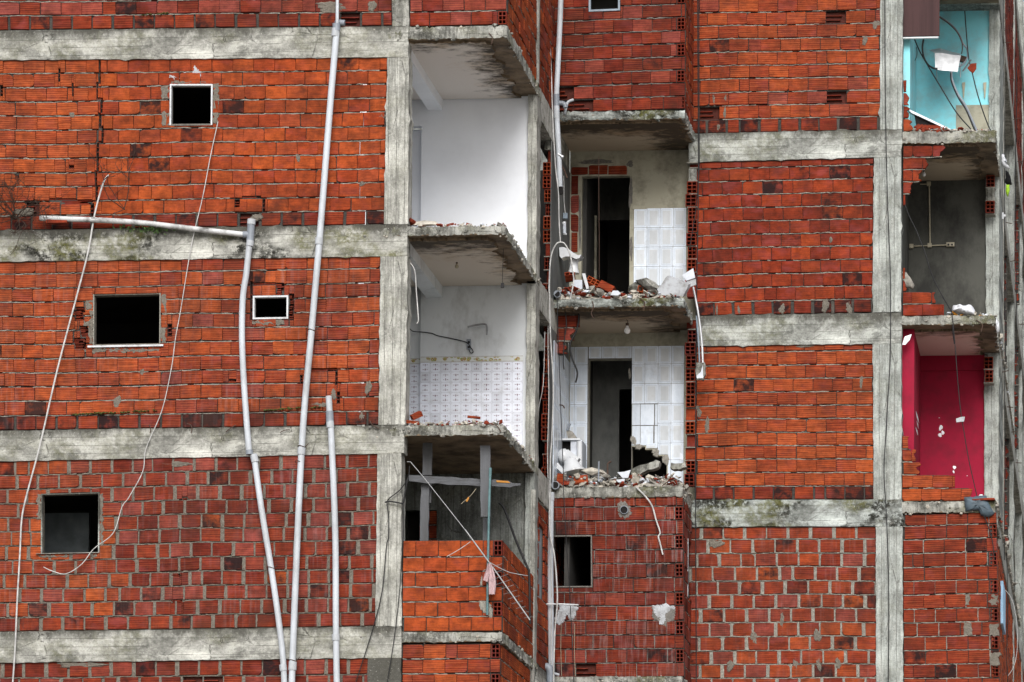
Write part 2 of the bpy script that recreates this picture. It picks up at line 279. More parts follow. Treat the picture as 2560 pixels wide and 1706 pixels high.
# ------------------------------------------------------------------ mesh collector
class MB:
    def __init__(s): s.v = []; s.f = []
    def face(s, pts, mat, uv=None, tint=None, smooth=False):
        i = len(s.v); s.v += [tuple(p) for p in pts]; s.f.append((tuple(range(i, i + len(pts))), mat, uv, tint, smooth))
    def mesh(s, pts, faces, mat, smooth=False, tint=None):
        i = len(s.v); s.v += [tuple(p) for p in pts]
        for f in faces: s.f.append((tuple(i + k for k in f), mat, None, tint, smooth))
    def box(s, p0, p1, mat, tint=None):
        x0, x1 = sorted((p0[0], p1[0])); y0, y1 = sorted((p0[1], p1[1])); z0, z1 = sorted((p0[2], p1[2]))
        s.mesh([(x0, y0, z0), (x1, y0, z0), (x1, y1, z0), (x0, y1, z0), (x0, y0, z1), (x1, y0, z1), (x1, y1, z1), (x0, y1, z1)],
               [(0, 3, 2, 1), (4, 5, 6, 7), (0, 1, 5, 4), (1, 2, 6, 5), (2, 3, 7, 6), (3, 0, 4, 7)], mat, False, tint)
    def prism(s, pts, d, mat, tint=None, smooth=False):
        d = Vector(d); n = len(pts); a = [Vector(p) for p in pts]; b = [p + d for p in a]
        s.mesh(a + b, [tuple(range(n)), tuple(range(2 * n - 1, n - 1, -1))] + [(i, i + n, (i + 1) % n + n, (i + 1) % n) for i in range(n)], mat, smooth, tint)
    def tube(s, pts, r, mat, n=10, caps=True, hollow=False):
        pts = [Vector(p) for p in pts]; L = len(pts)
        rr = r if isinstance(r, (list, tuple)) else [r] * L
        T = [(pts[min(i + 1, L - 1)] - pts[max(i - 1, 0)]).normalized() for i in range(L)]
        a = Vector((0, -1, 0)) if abs(T[0].y) < .9 else Vector((0, 0, 1)); vs = []
        for i in range(L):
            a = (a - T[i] * a.dot(T[i])).normalized(); b = T[i].cross(a)
            vs += [pts[i] + (a * math.cos(6.2832 * k / n) + b * math.sin(6.2832 * k / n)) * rr[i] for k in range(n)]
        s.mesh(vs, [(i * n + k, i * n + (k + 1) % n, (i + 1) * n + (k + 1) % n, (i + 1) * n + k) for i in range(L - 1) for k in range(n)], mat, n > 4)
        if caps:
            s.face(vs[:n][::-1], mat); s.face(vs[-n:], 'black_and_shade' if hollow else mat)  # hollow pipe mouth closed by a black disc as painted shade
    def rock(s, c, r, mat, sq=(1, 1, 1), seed=None):
        q = rnd; t = 1.618; base = [(-1, t, 0), (1, t, 0), (-1, -t, 0), (1, -t, 0), (0, -1, t), (0, 1, t), (0, -1, -t), (0, 1, -t), (t, 0, -1), (t, 0, 1), (-t, 0, -1), (-t, 0, 1)]
        F = [(0, 11, 5), (0, 5, 1), (0, 1, 7), (0, 7, 10), (0, 10, 11), (1, 5, 9), (5, 11, 4), (11, 10, 2), (10, 7, 6), (7, 1, 8), (3, 9, 4), (3, 4, 2), (3, 2, 6), (3, 6, 8), (3, 8, 9), (4, 9, 5), (2, 4, 11), (6, 2, 10), (8, 6, 7), (9, 8, 1)]
        R = Matrix.Rotation(q.uniform(0, 6), 3, 'Z') @ Matrix.Rotation(q.uniform(-.5, .5), 3, 'X')
        s.mesh([Vector(c) + R @ Vector((p[0] * sq[0], p[1] * sq[1], p[2] * sq[2])) * (r / 1.9 * q.uniform(.65, 1.2)) for p in base], F, mat)
    def shard(s, c, r, th, mat, tilt=.6):
        q = rnd; n = q.choice((3, 4, 4, 5)); R = Matrix.Rotation(q.uniform(0, 6.3), 3, 'Z') @ Matrix.Rotation(q.uniform(-tilt, tilt), 3, 'X') @ Matrix.Rotation(q.uniform(-tilt, tilt), 3, 'Y')
        pts = [Vector(c) + R @ Vector((math.cos(6.283 * (k + q.uniform(-.3, .3)) / n) * r * q.uniform(.6, 1.2), math.sin(6.283 * k / n) * r * q.uniform(.5, 1.1), 0)) for k in range(n)]
        s.prism(pts, R @ Vector((0, 0, th)), mat)
    def build(s, name, parent=None, label=None, cat=None, group=None, kind=None):
        vs = [Vector(p) for p in s.v]; xs = [p.x for p in vs]; ys = [p.y for p in vs]; zs = [p.z for p in vs]
        loc = Vector(((min(xs) + max(xs)) / 2, (min(ys) + max(ys)) / 2, min(zs)))
        me = bpy.data.meshes.new(name); me.from_pydata([p - loc for p in vs], [], [f[0] for f in s.f])
        mats = []; [mats.append(f[1]) for f in s.f if f[1] not in mats]
        for m in mats: me.materials.append(M[m])
        me.uv_layers.new(name='UVMap'); me.color_attributes.new('tint', 'FLOAT_COLOR', 'CORNER')
        uvs = []; cols = []
        for p, f in zip(me.polygons, s.f):
            p.material_index = mats.index(f[1]); p.use_smooth = f[4]
            for k, vi in enumerate(f[0]):
                uvs += f[2][k] if f[2] else (s.v[vi][0] + s.v[vi][1], s.v[vi][2])
            cols += (f[3] or (.5, 1, 0, 0)) * len(f[0])
        me.uv_layers['UVMap'].data.foreach_set('uv', uvs); me.color_attributes['tint'].data.foreach_set('color', cols)
        me.update(); o = bpy.data.objects.new(name, me); C.objects.link(o)
        wl = loc.copy()
        if parent: o.parent = parent; wl -= world(parent)
        o.location = wl; W[o.name] = loc
        tag(o, label, cat, group, kind); return o
W = {}
def world(o): return W[o.name]
def tag(o, label=None, cat=None, group=None, kind=None):
    for k, v in (('label', label), ('category', cat), ('group', group), ('kind', kind)):
        if v: o[k] = v
    return o
def thing(name, label, cat, loc, group=None):
    o = bpy.data.objects.new(name, None); C.objects.link(o); o.location = loc; W[o.name] = Vector(loc); o.empty_display_size = .1
    return tag(o, label, cat, group)
def smooth_path(pts, k=6):
    pts = [Vector(p) for p in pts]; out = []
    for i in range(len(pts) - 1):
        p0, p1, p2, p3 = pts[max(i - 1, 0)], pts[i], pts[i + 1], pts[min(i + 2, len(pts) - 1)]
        for j in range(k):
            t = j / k; out.append(.5 * ((2 * p1) + (p2 - p0) * t + (2 * p0 - 5 * p1 + 4 * p2 - p3) * t * t + (3 * p1 - p0 - 3 * p2 + p3) * t ** 3))
    return out + [pts[-1]]
def pathU(px, y, k=6): return smooth_path([U(p[0], p[1], p[2] if len(p) > 2 else y) for p in px], k)
def rough(pts, step=.09, jit=.006, n=Vector((0, -1, 0))):
    pts = [Vector(p) for p in pts]; out = []
    for i, a in enumerate(pts):
        b = pts[(i + 1) % len(pts)]; d = b - a; L = d.length; k = max(1, int(L / step)); t = n.cross(d.normalized())
        for j in range(k): out.append(a + d * (j / k) + (t * (rnd.gauss(0, jit) + (abs(rnd.gauss(0, jit * 4)) if jit < .005 and rnd.random() < .07 else 0)) if j else t * rnd.uniform(-jit, jit)))
    return out
# ------------------------------------------------------------------ masonry
PAL = {  # weights of (hue lo, hue hi, value lo, value hi, stripe lo, stripe hi, burnt chance)
 'striped': (.55, .82, .95, 1.3, .75, 1.0, .03), 'plain': (.54, .82, .95, 1.32, .04, .22, .03), 'mid': (.34, .76, .8, 1.25, .5, .95, .03),
 'wine': (.16, .42, .58, .92, .25, .6, .07), 'deep': (.15, .36, .48, .72, .25, .7, .05), 'rightup': (.44, .68, .8, 1.1, .6, .95, .03),  # 'deep': wine red darkened further, the recessed middle bay's shade put into the colour
 'rightred': (.30, .58, .72, 1.05, .05, .25, .04), 'rightor': (.50, .74, .95, 1.28, .7, 1, .015), 'rightlow': (.30, .70, .65, 1.05, .25, .6, .16),
 'bright': (.60, .74, .95, 1.15, .05, .2, 0), 'corner': (.28, .5, .55, .8, .4, .7, .02), 'side': (.52, .74, .95, 1.2, .7, 1, 0), 'header': (.2, .5, .55, .95, .3, .6, .22)}
def tint(pal, r):
    a = PAL[pal]; h = r.uniform(a[0], a[1]); burn = r.uniform(.5, 1) if r.random() < a[6] else r.choice((0, 0, 0, r.uniform(.05, .3)))
    if pal in ('wine', 'mid', 'rightup', 'rightlow', 'deep') and r.random() < (.32 if pal == 'wine' else .12): h = r.uniform(.88, 1)
    v = r.uniform(a[2], a[3]); return (h, v, r.uniform(a[4], a[5]), burn)
class Panel:
    def __init__(s, TL, TR, BR, BL):
        s.c = [Vector(p) for p in (TL, TR, BR, BL)]; TL, TR, BR, BL = s.c
        s.W = ((TR - TL).length + (BR - BL).length) / 2; s.H = ((TL - BL).length + (TR - BR).length) / 2
        s.n = ((TR - TL) + (BR - BL)).cross((TL - BL) + (TR - BR)).normalized()
    wave = 0.0
    def at(s, a, b, d=0.0):
        if s.wave and 0 < b < s.H: b += s.wave * min(1, 3.5 * b / s.H, 3.5 * (s.H - b) / s.H) * (math.sin(a * 1.9 + s.H * 7 + b * .9) + .6 * math.sin(a * 4.3 + b * 1.3 + s.W))
        u, v = a / s.W, b / s.H; TL, TR, BR, BL = s.c
        return (BL * (1 - u) + BR * u) * (1 - v) + (TL * (1 - u) + TR * u) * v + s.n * d
    def inv(s, p):
        a, b = s.W / 2, s.H / 2
        for _ in range(8):
            e = p - s.at(a, b); h = .01
            ja = (s.at(a + h, b) - s.at(a, b)) / h; jb = (s.at(a, b + h) - s.at(a, b)) / h
            A, B, D, ea, eb = ja.dot(ja), ja.dot(jb), jb.dot(jb), ja.dot(e), jb.dot(e); de = A * D - B * B
            a += (D * ea - B * eb) / de; b += (A * eb - B * ea) / de
        return a, b
    def px(s, u, v): return s.inv(onplane(u, v, s.c[3], s.n))
    def rect(s, r):   # pixel box -> (a0, b0, a1, b1)
        p = s.px(r[0], r[3]); q = s.px(r[2], r[1]); return (p[0], p[1], q[0], q[1])
    def patch(s, mb, a, b, ra, rb, mat, d=.004, n=18, puff=.006, even=False):
        pts = []; n = max(n, 30); p1, p2 = rnd.uniform(0, 6), rnd.uniform(0, 6)
        for k in range(n):
            t = 6.2832 * k / n; w = (.88 + .16 * math.sin(2 * t + p1) + .09 * math.sin(3 * t + p2) + .05 * math.sin(7 * t + p1)) * rnd.uniform(.86, 1.08)
            if even: w = .9 + .13 * math.sin(2 * t + p1) + .06 * math.sin(3 * t + p2) + rnd.uniform(-.02, .02)
            pts.append(s.at(a + math.cos(t) * ra * w, b + math.sin(t) * rb * w, d - .016))
        mid = [s.at(*[c + (x - c) * rnd.uniform(.72, .92) for c, x in zip((a, b), s.inv(p))], d + puff * rnd.uniform(-.6, 1)) for p in pts]
        mb.mesh(pts + mid + [s.at(a, b, d + puff)], [(k, (k + 1) % n, n + (k + 1) % n, n + k) for k in range(n)] + [(n + k, n + (k + 1) % n, 2 * n) for k in range(n)], mat, False)
    def strip(s, mb, r, mat, d=.004, jit=.014):
        a0, b0, a1, b1 = r; q = rough([Vector((a0, 0, b0)), Vector((a1, 0, b0)), Vector((a1, 0, b1)), Vector((a0, 0, b1))], .035, jit); n = len(q); c = Vector(((a0 + a1) / 2, 0, (b0 + b1) / 2))
        out = [s.at(p.x, p.z, -.024) for p in q]; mid = [s.at(c.x + (p.x - c.x) * .86, c.z + (p.z - c.z) * .95, d + rnd.uniform(-.006, .005)) for p in q]
        mb.mesh(out + mid, [(k, (k + 1) % n, n + (k + 1) % n, n + k) for k in range(n)] + [tuple(range(n, 2 * n))], mat)
    def slab(s, mb, r, d0, d1, mat, tnt=None, uv=None):   # box between depths d0 (front) and d1 (back)
        a0, b0, a1, b1 = r; q = [(a0, b0), (a1, b0), (a1, b1), (a0, b1)]
        f = [s.at(x, y, d0) for x, y in q]; k = [s.at(x, y, d1) for x, y in q]
        mb.face(f, mat, uv, tnt)
        mb.mesh(f + k, [(1, 0, 4, 5), (2, 1, 5, 6), (3, 2, 6, 7), (0, 3, 7, 4), (7, 6, 5, 4)], mat, False, tnt)
    def hollow(s, mb, r, tnt, mat='brick', nx=2, ny=3, dep=.10, proud=.0):
        a0, b0, a1, b1 = r; w = min(.013, (a1 - a0) / nx * .2)
        s.slab(mb, (a0 + .004, b0 + .004, a1 - .004, b1 - .004), proud - dep, proud - dep - .02, 'black_and_shade')  # black back plate paints the shade inside the holes
        for i in range(nx + 1):
            a = a0 + (a1 - a0 - w) * i / nx; s.slab(mb, (a, b0, a + w, b1), proud, proud - dep, mat, tnt)
        for j in range(ny + 1):
            b = b0 + (b1 - b0 - w) * j / ny
            for i in range(nx):
                x0 = a0 + (a1 - a0 - w) * i / nx + w; x1 = a0 + (a1 - a0 - w) * (i + 1) / nx
                s.slab(mb, (x0, b, x1, b + w), proud - .001, proud - dep, mat, tnt)
def cut(r, holes):
    out = [r]
    for h in holes:
        nxt = []
        for a0, b0, a1, b1 in out:
            if h[2] <= a0 or h[0] >= a1 or h[3] <= b0 or h[1] >= b1: nxt.append((a0, b0, a1, b1)); continue
            if h[0] > a0: nxt.append((a0, b0, h[0], b1))
            if h[2] < a1: nxt.append((h[2], b0, a1, b1))
            m0, m1 = max(a0, h[0]), min(a1, h[2])
            if h[1] > b0: nxt.append((m0, b0, m1, h[1]))
            if h[3] < b1: nxt.append((m0, h[3], m1, b1))
        out = nxt
    return out
def one_brick(mb, P, r, t, mat, R, dj=.005, chip=.05, jag=False, off=0.0):
    a0, b0, a1, b1 = r
    if a1 - a0 < .018 or b1 - b0 < .018: return
    j = lambda: R.uniform(-.0035, .0035)
    q = [(a0 + j(), b0 + j()), (a1 + j(), b0 + j()), (a1 + j(), b1 + j()), (a0 + j(), b1 + j())]
    pts = []
    for k, (x, y) in enumerate(q):
        if R.random() < chip and a1 - a0 > .12 and b1 - b0 > .1:
            ca, cb = R.uniform(.015, .06), R.uniform(.012, .05); sx = 1 if k in (0, 3) else -1; sy = 1 if k < 2 else -1
            p1, p2 = (x + sx * ca, y), (x, y + sy * cb); mid = (x + sx * ca * .35, y + sy * cb * .35)
            pts += [p2, mid, p1] if k in (0, 2) else [p1, mid, p2]
        else: pts.append((x, y))
    if jag and a1 - a0 > .06: pts = [q[0]] + [(a1 - R.uniform(.0, min(.10, (a1 - a0) * .6)), b0 + (b1 - b0) * k / 5) for k in range(6)] + [q[3]]
    d = R.gauss(0, dj); n = len(pts); ca, cb = (a0 + a1) / 2, (b0 + b1) / 2
    tl = R.gauss(0, .006); 
    fr = []
    for x, y in pts:
        kx = 1 - .005 / max(.02, (a1 - a0) / 2); ky = 1 - .005 / max(.02, (b1 - b0) / 2)
        fr.append((ca + (x - ca) * kx, cb + (y - cb) * ky))
    ou, ov = R.uniform(0, 40), R.uniform(0, 40); uv = lambda L: [(ou + x - a0, ov + y - b0) for x, y in L]
    dd = lambda x: off + d + (x - ca) * tl
    F = [P.at(x, y, dd(x)) for x, y in fr]; S = [P.at(x, y, dd(x) - .005) for x, y in pts]; B = [P.at(x, y, -.045) for x, y in pts]
    mb.face(F, mat, uv(fr), t)
    for k in range(n):
        m = (k + 1) % n
        mb.face([S[k], S[m], F[m], F[k]], mat, uv([pts[k], pts[m], fr[m], fr[k]]), t)
        mb.face([B[k], B[m], S[m], S[k]], mat, uv([pts[k], pts[m], pts[m], pts[k]]), t)
def brick_wall(P, parent, name='brick_wall', course=.209, blen=.308, pal='plain', pal2=None, joint=.006, seed=1, holes=(), missing=(), dark=(), mat='brick', mortar='mortar',
               bead=1.0, rows=None, lean=None, hollows=False, label=None, thick=.13, foot=True, fill=0.0, chip=.05, patches=(), back=True, phase=0.0, limits=None, bed=.024, broken=(), strips=()):
    """P panel; holes/missing/dark in pixels; pal2=(palette, pixel x) switches palette left of that pixel; limits: per course (a0,a1)"""
    R = random.Random(seed); mb = MB(); P.wave = .0065 if P.W > 2 else .003; H = [P.rect(h) for h in holes]; nr = int(math.ceil(P.H / course - .12))
    sw = P.px(pal2[1], (pal2[2] if len(pal2) > 2 else 800))[0] if pal2 else -1
    darkab = [P.px(*p) for p in dark]; missab = [P.px(*p) for p in missing]; gone = []
    for q in broken:
        a0, b0, a1, b1 = P.rect(q); m = 5 if (a1 - a0) > .07 and (b1 - b0) > .05 else 1
        for k in range(m):
            f = (lambda x: R.uniform(-.1, .16) * x) if m > 1 else (lambda x: R.uniform(-.04, .04) * x)
            gone.append((a0 + f(a1 - a0), b0 + (b1 - b0) * k / m, a1 - f(a1 - a0) * 1.4, b0 + (b1 - b0) * (k + 1) / m))
    nb = len(gone); cracks = list(gone); js = {}
    for i in range(nr): js[i] = R.gauss(0, .003)
    for i in range(nr):
        b0 = i * course + bed / 2 + js[i]; b1 = min((i + 1) * course - bed / 2 + js.get(i + 1, 0), P.H - .006)
        if i == nr - 1 and not limits: b1 = P.H - R.uniform(.004, .012)
        lo, hi = limits[i] if limits and i < len(limits) and limits[i] else (0, P.W)
        head = foot and i == 0; jt = R.uniform(.03, .042) if head else joint
        a = lo - (phase + (.5 if i % 2 else 0)) * blen % blen + R.uniform(-.03, .03)
        while a > lo: a -= blen
        while a < hi:
            L = blen - jt; w = jt * R.uniform(.6, 1.5)
            if joint > .02: L = blen - .035 + R.uniform(-.012, .012); w = R.uniform(.02, .06)
            if R.random() < .03: L *= R.choice((.5, .62)); 
            x0, x1 = max(a, lo + .003), min(a + L, hi - .003); a += L + w
            if x1 - x0 < .02: continue
            cx, cy = (x0 + x1) / 2, (b0 + b1) / 2; inside = lambda q: x0 - .01 <= q[0] <= x1 + .01 and b0 - .015 <= q[1] <= b1 + .015
            p = 'header' if head else (pal2[0] if pal2 and cx < sw else pal)
            t = tint(p, R)
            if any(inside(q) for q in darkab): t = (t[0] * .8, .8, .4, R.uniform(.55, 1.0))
            if any(inside(q) for q in missab): gone.append((x0 - .004, b0 - .008, x1 + .004, b1 + .008)); continue
            last = hollows and x1 > hi - .02 and i % 2 == (1 if hollows == 1 else 0)
            if last:
                P.hollow(mb, (hi - .125, b0, hi - .004, b1), (.32, .8, .15, 0), mat, 2, 3, .11); gone.append((hi - .13, b0, hi, b1)); x1 = hi - .14
                if x1 - x0 < .03: continue
            elif hollows and x1 > hi - .02: P.slab(mb, (x1 - .05, b0 + .004, x1 - .004, b1 - .004), -.02, -.12, mat, t)
            for r in cut((x0, b0, x1, b1), [(h[0] - .004, h[1] - .004, h[2] + .004, h[3] + .004) for h in H + cracks]): one_brick(mb, P, r, t, mat, R, chip=chip, jag=bool(limits and lo < hi and x1 > hi - .02))
            if fill and R.random() < fill and x1 < hi - .06:
                for r in cut((x1 + .001, b0 - .004, x1 + w - .001, b1 + .004), H):
                    if r[2] - r[0] > .003 and r[3] - r[1] > .02:
                        k = 5; zs = [r[1] + (r[3] - r[1]) * z / k for z in range(k + 1)]
                        Lp = [P.at(r[0] - R.uniform(0, .008), z, -R.uniform(.003, .012)) for z in zs]; Rp = [P.at(r[2] + R.uniform(0, .008), z, -R.uniform(.003, .012)) for z in zs]; Cp = [P.at((r[0] + r[2]) / 2, z, R.uniform(-.008, .003)) for z in zs]
                        for z in range(k): mb.face([Lp[z], Cp[z], Cp[z + 1], Lp[z + 1]], mortar); mb.face([Cp[z], Rp[z], Rp[z + 1], Cp[z + 1]], mortar)
        if i and bead:   # irregular bed joint
            b = i * course; x = lo; prev = None
            while x < hi:
                th = bed / 2 * R.uniform(.4, 1.35) * bead; dd = R.uniform(-.015, .003); off = R.gauss(0, .0035); ok = R.random() > .045 and not any(h[0] - .02 < x < h[2] + .02 and h[1] - .02 < b < h[3] + .02 for h in H + gone)
                if limits and hi < P.W - .05 and x > hi - .06: ok = False
                cur = (P.at(x, b - th + off, -.028), P.at(x, b - th * .5 + off, dd), P.at(x, b + th * .6 + off, dd - .003), P.at(x, b + th + off, -.028)) if ok else None
                if prev and cur:
                    for k in range(3): mb.face([prev[k], cur[k], cur[k + 1], prev[k + 1]], mortar, None, None, True)
                prev = cur; x += R.uniform(.03, .07)
    if limits: pass
    if back:
        for i in range(nr if limits else 1):
            b0, b1 = (i * course, min((i + 1) * course, P.H)) if limits else (0, P.H)
            lo, hi = limits[i] if limits and i < len(limits) and limits[i] else (0, P.W)
            if limits and lo < hi < P.W - .05: hi = max(lo, hi - .10)
            hs = H + gone; xs = sorted({lo, hi} | {min(max(h[k], lo), hi) for h in hs for k in (0, 2)}); ys = sorted({b0, b1} | {min(max(h[k], b0), b1) for h in hs for k in (1, 3)})
            for y0, y1 in zip(ys, ys[1:]):
                run = None
                for x0, x1 in zip(xs, xs[1:]):
                    hid = any(h[0] - 1e-6 <= x0 and x1 <= h[2] + 1e-6 and h[1] - 1e-6 <= y0 and y1 <= h[3] + 1e-6 for h in hs)
                    if hid:
                        if run: P.slab(mb, (run[0], y0, run[1], y1), -.026, -thick, 'joint' if joint < .02 else mortar)
                        run = None
                    else: run = (run[0], x1) if run else (x0, x1)
                if run: P.slab(mb, (run[0], y0, run[1], y1), -.026, -thick, 'joint' if joint < .02 else mortar)
    for g in gone:   # the broken hollow of a missing brick
        if hollows and g[2] > P.W - .02: continue
        P.slab(mb, g, -.085, -.11, 'inner')
        for k in (1, 2):
            z = g[1] + (g[3] - g[1]) * k / 3; P.slab(mb, (g[0], z - .006, g[0] + (g[2] - g[0]) * R.uniform(.5, 1), z + .006), -.02 - R.uniform(0, .03), -.09, mat, (.35, .7, .3, 0))
    for q in strips: P.strip(mb, P.rect(q), 'mortar_c')
    for u, v, ra, rb in patches: P.patch(mb, *P.px(u, v), ra, rb, 'mortar_c')
    o = mb.build(name, parent, label); return o
def pixpanel(px, y): return Panel(*[U(u, v, y) for u, v in px])
def prismpx(mb, px, y, dep, mat, jit=.006, step=.09):
    mb.prism(rough([U(u, v, y) for u, v in px], step, jit), (0, dep, 0), mat)
# ------------------------------------------------------------------ the building
base = Vector((-9.5, 6, 0)); B = thing('apartment_building', 'half demolished red brick apartment block with grey concrete frame and open rooms', 'building', base)
def conc(name, px, y, dep=.22, mat='conc', label=None, jit=.0035):
    mb = MB(); prismpx(mb, px, y, dep, mat, jit); return mb.build(name, B, label)
# --- left block, front plane y = 0
LB = [((-220, 79), (1021, 66), (1021, 143), (-220, 152), 'conc'), ((-220, 580), (1018, 561), (1018, 640), (-220, 658), 'conc_moss'), ((-220, 1080), (1011, 1063), (1010, 1133), (-220, 1158), 'conc'), ((-220, 1584), (1003, 1566), (1003, 1644), (-220, 1660), 'conc')]
for a, b, c, d, m in LB: conc('concrete_beam', (a, b, c, d), 0, .25, m)
for q, m in ((((979, -200), (1023, -200), (1022, 65.5), (980, 66), ), 'conc_rub'), (((968, 144), (1022, 143.5), (1020, 560.5), (960, 561)), 'conc_col'), (((951, 641), (1019, 640.5), (1013, 1062.5), (946, 1063)), 'conc_col'),
             (((944, 1134), (1003, 1133.5), (1004, 1565.5), (938, 1566)), 'conc_col'), (((920, 1645), (1002, 1644.5), (1002, 1800), (918, 1800)), 'conc')):
    conc('concrete_column', q, .004, .3, m)
RC = .028  # bricks sit back from the concrete face
def Lp(px): return pixpanel(px, RC)
W1, W2, W3, W4 = (424, 211, 532, 314), (232, 733, 402, 863), (632, 739, 721, 799), (102, 1231, 249, 1385)
p0 = Lp(((-220, -200), (979, -212), (979, 65), (-220, 79)))
brick_wall(p0, B, pal='wine', seed=3, joint=.008, missing=((880, 50),), patches=((830, 18, .32, .10), (930, 15, .1, .08)), phase=.3)
pA = Lp(((-220, 152), (968, 143), (960, 561), (-220, 580)))
wA = brick_wall(pA, B, pal='plain', pal2=('striped', 236, 350), seed=4, holes=(W1,), missing=((70, 508), (600, 545)), mat='brick', dark=((275, 268), (560, 256), (500, 330), (940, 540), (475, 540)),
           strips=((405, 214, 424, 248), (405, 280, 424, 316), (532, 208, 548, 312), (420, 204, 536, 211)), broken=((247, 153, 251, 207), (241, 209, 244, 246), (241, 206, 251, 209), (251, 247, 256, 282), (242, 245, 256, 248), (247, 283, 251, 318), (254, 318, 258, 355), (248, 316, 258, 319), (241, 356, 246, 392), (242, 353, 257, 357), (242, 392, 247, 428), (237, 430, 242, 466), (237, 427, 246, 431), (239, 466, 244, 500), (146, 172, 150, 204), (180, 208, 183, 240), (0, 214, 7, 240), (150, 500, 232, 512), (226, 512, 234, 540), (586, 498, 598, 518), (656, 497, 662, 530), (606, 490, 652, 494), (38, 436, 46, 446), (172, 414, 184, 422), (124, 496, 190, 500)), patches=((955, 290, .05, .07), (745, 395, .04, .08), (640, 545, .13, .06), (905, 460, .05, .05), (60, 530, .16, .08), (180, 287, .06, .05)), label='orange brick wall with one small square window, paler striped bricks at its left end')
pB = Lp(((-220, 658), (951, 640), (946, 1063), (-220, 1080)))
wB = brick_wall(pB, B, pal='mid', pal2=('rightor', 420, 850), mat='brick_scuff', seed=5, holes=(W2, W3), missing=(), dark=((250, 1060), (160, 1060), (30, 1062), (470, 1050)), phase=.1,
           strips=((213, 733, 232, 775), (206, 800, 234, 816), (223, 775, 233, 862), (402, 733, 417, 862), (200, 870, 412, 882), (625, 800, 712, 813)), broken=((185, 768, 213, 802), (200, 815, 222, 842), (184, 845, 212, 874), (418, 810, 430, 840), (625, 704, 631, 800), (632, 706, 690, 712), (690, 708, 708, 738), (722, 735, 735, 800), (762, 921, 838, 928), (838, 930, 843, 962), (750, 938, 756, 958), (842, 980, 849, 1008), (572, 948, 590, 953)), patches=( (293, 1005, .06, .12), (920, 970, .06, .13), (905, 1040, .05, .1), (355, 930, .05, .05), (800, 1012, .2, .04), (833, 985, .06, .1)))
pC = Lp(((-220, 1158), (944, 1133), (938, 1566), (-220, 1584)))
wC = brick_wall(pC, B, pal='wine', pal2=('mid', 300, 1350), joint=.03, fill=.85, seed=6, mat='brick_scuff', mortar='mortar_c', holes=(W4,), missing=(), dark=((388, 1354), (540, 1310), (565, 1425), (690, 1427), (860, 1425), (585, 1162), (35, 1178), (908, 1505)), chip=.10, bed=.026,
           strips=((92, 1234, 102, 1300), (250, 1232, 258, 1380), (92, 1386, 250, 1394)), broken=((430, 1432, 452, 1443), (428, 1498, 458, 1508), (455, 1243, 468, 1249)), patches=((440, 1160, .3, .05),))
pD = Lp(((-220, 1660), (920, 1645), (918, 1800), (-220, 1800)))
brick_wall(pD, B, pal='wine', mortar='mortar_c', joint=.03, fill=.6, seed=8, missing=((480, 1706), (555, 1700)), dark=((690, 1665),), chip=.12, foot=False, patches=((200, 1662, .5, .05),))
def frame_bars(mb, P, r, w, mat, sides='LRTB', d0=.012, d1=-.06):
    a0, b0, a1, b1 = P.rect(r)
    if 'T' in sides: P.slab(mb, (a0, b1 - w, a1, b1), d0, d1, mat)
    if 'B' in sides: P.slab(mb, (a0, b0, a1, b0 + w), d0, d1, mat)
    if 'L' in sides: P.slab(mb, (a0, b0 + (w if 'B' in sides else 0), a0 + w, b1 - (w if 'T' in sides else 0)), d0 - .001, d1, mat)
    if 'R' in sides: P.slab(mb, (a1 - w, b0 + (w if 'B' in sides else 0), a1, b1 - (w if 'T' in sides else 0)), d0 - .001, d1, mat)
mb = MB(); frame_bars(mb, pA, W1, .022, 'frame', 'LTR'); mb.build('window_frame', wA, 'chipped white window frame')
mb = MB(); a = pA.rect((428, 310, 528, 315)); pA.slab(mb, a, .01, -.1, 'mortar_dk'); mb.build('window_sill', wA)
for sd in 'LR': mb = MB(); frame_bars(mb, pB, W2, .018, 'mortar', sd, .004); mb.build('window_reveal', wB, 'grey mortar window reveal')
mb = MB(); pB.slab(mb, pB.rect((220, 862, 409, 870)), .03, -.1, 'frame'); mb.build('window_sill', wB, 'white painted window sill')
mb = MB(); frame_bars(mb, pB, W3, .024, 'frame', 'LRTB'); mb.build('window_frame', wB, 'small white window frame')
mb = MB(); frame_bars(mb, pC, W4, .018, 'conc_cool', 'LTR', .002); mb.build('window_frame', wC, 'weathered white window frame')
mb = MB(); pC.slab(mb, pC.rect((91, 1382, 246, 1386)), .03, -.1, 'conc_cool'); mb.build('window_sill', wC)
# paint marks above the small square window
for u, v, ra, rb in ((434, 193, .09, .05), (463, 189, .045, .07), (492, 184, .10, .07), (488, 172, .035, .06)): mb = MB(); pA.patch(mb, *pA.px(u, v), ra, rb, 'wallpatch', .001, 14, .003); mb.build('paint_smear', wA, 'pale blue paint smear above the window')
for P_, r_, o_ in ((pA, W1, wA), (pB, W2, wB), (pB, W3, wB), (pC, W4, wC)):
    mb = MB(); frame_bars(mb, P_, r_, .012, 'mortar_c', 'LRTB', -.014, -.15); mb.build('window_reveal', o_)
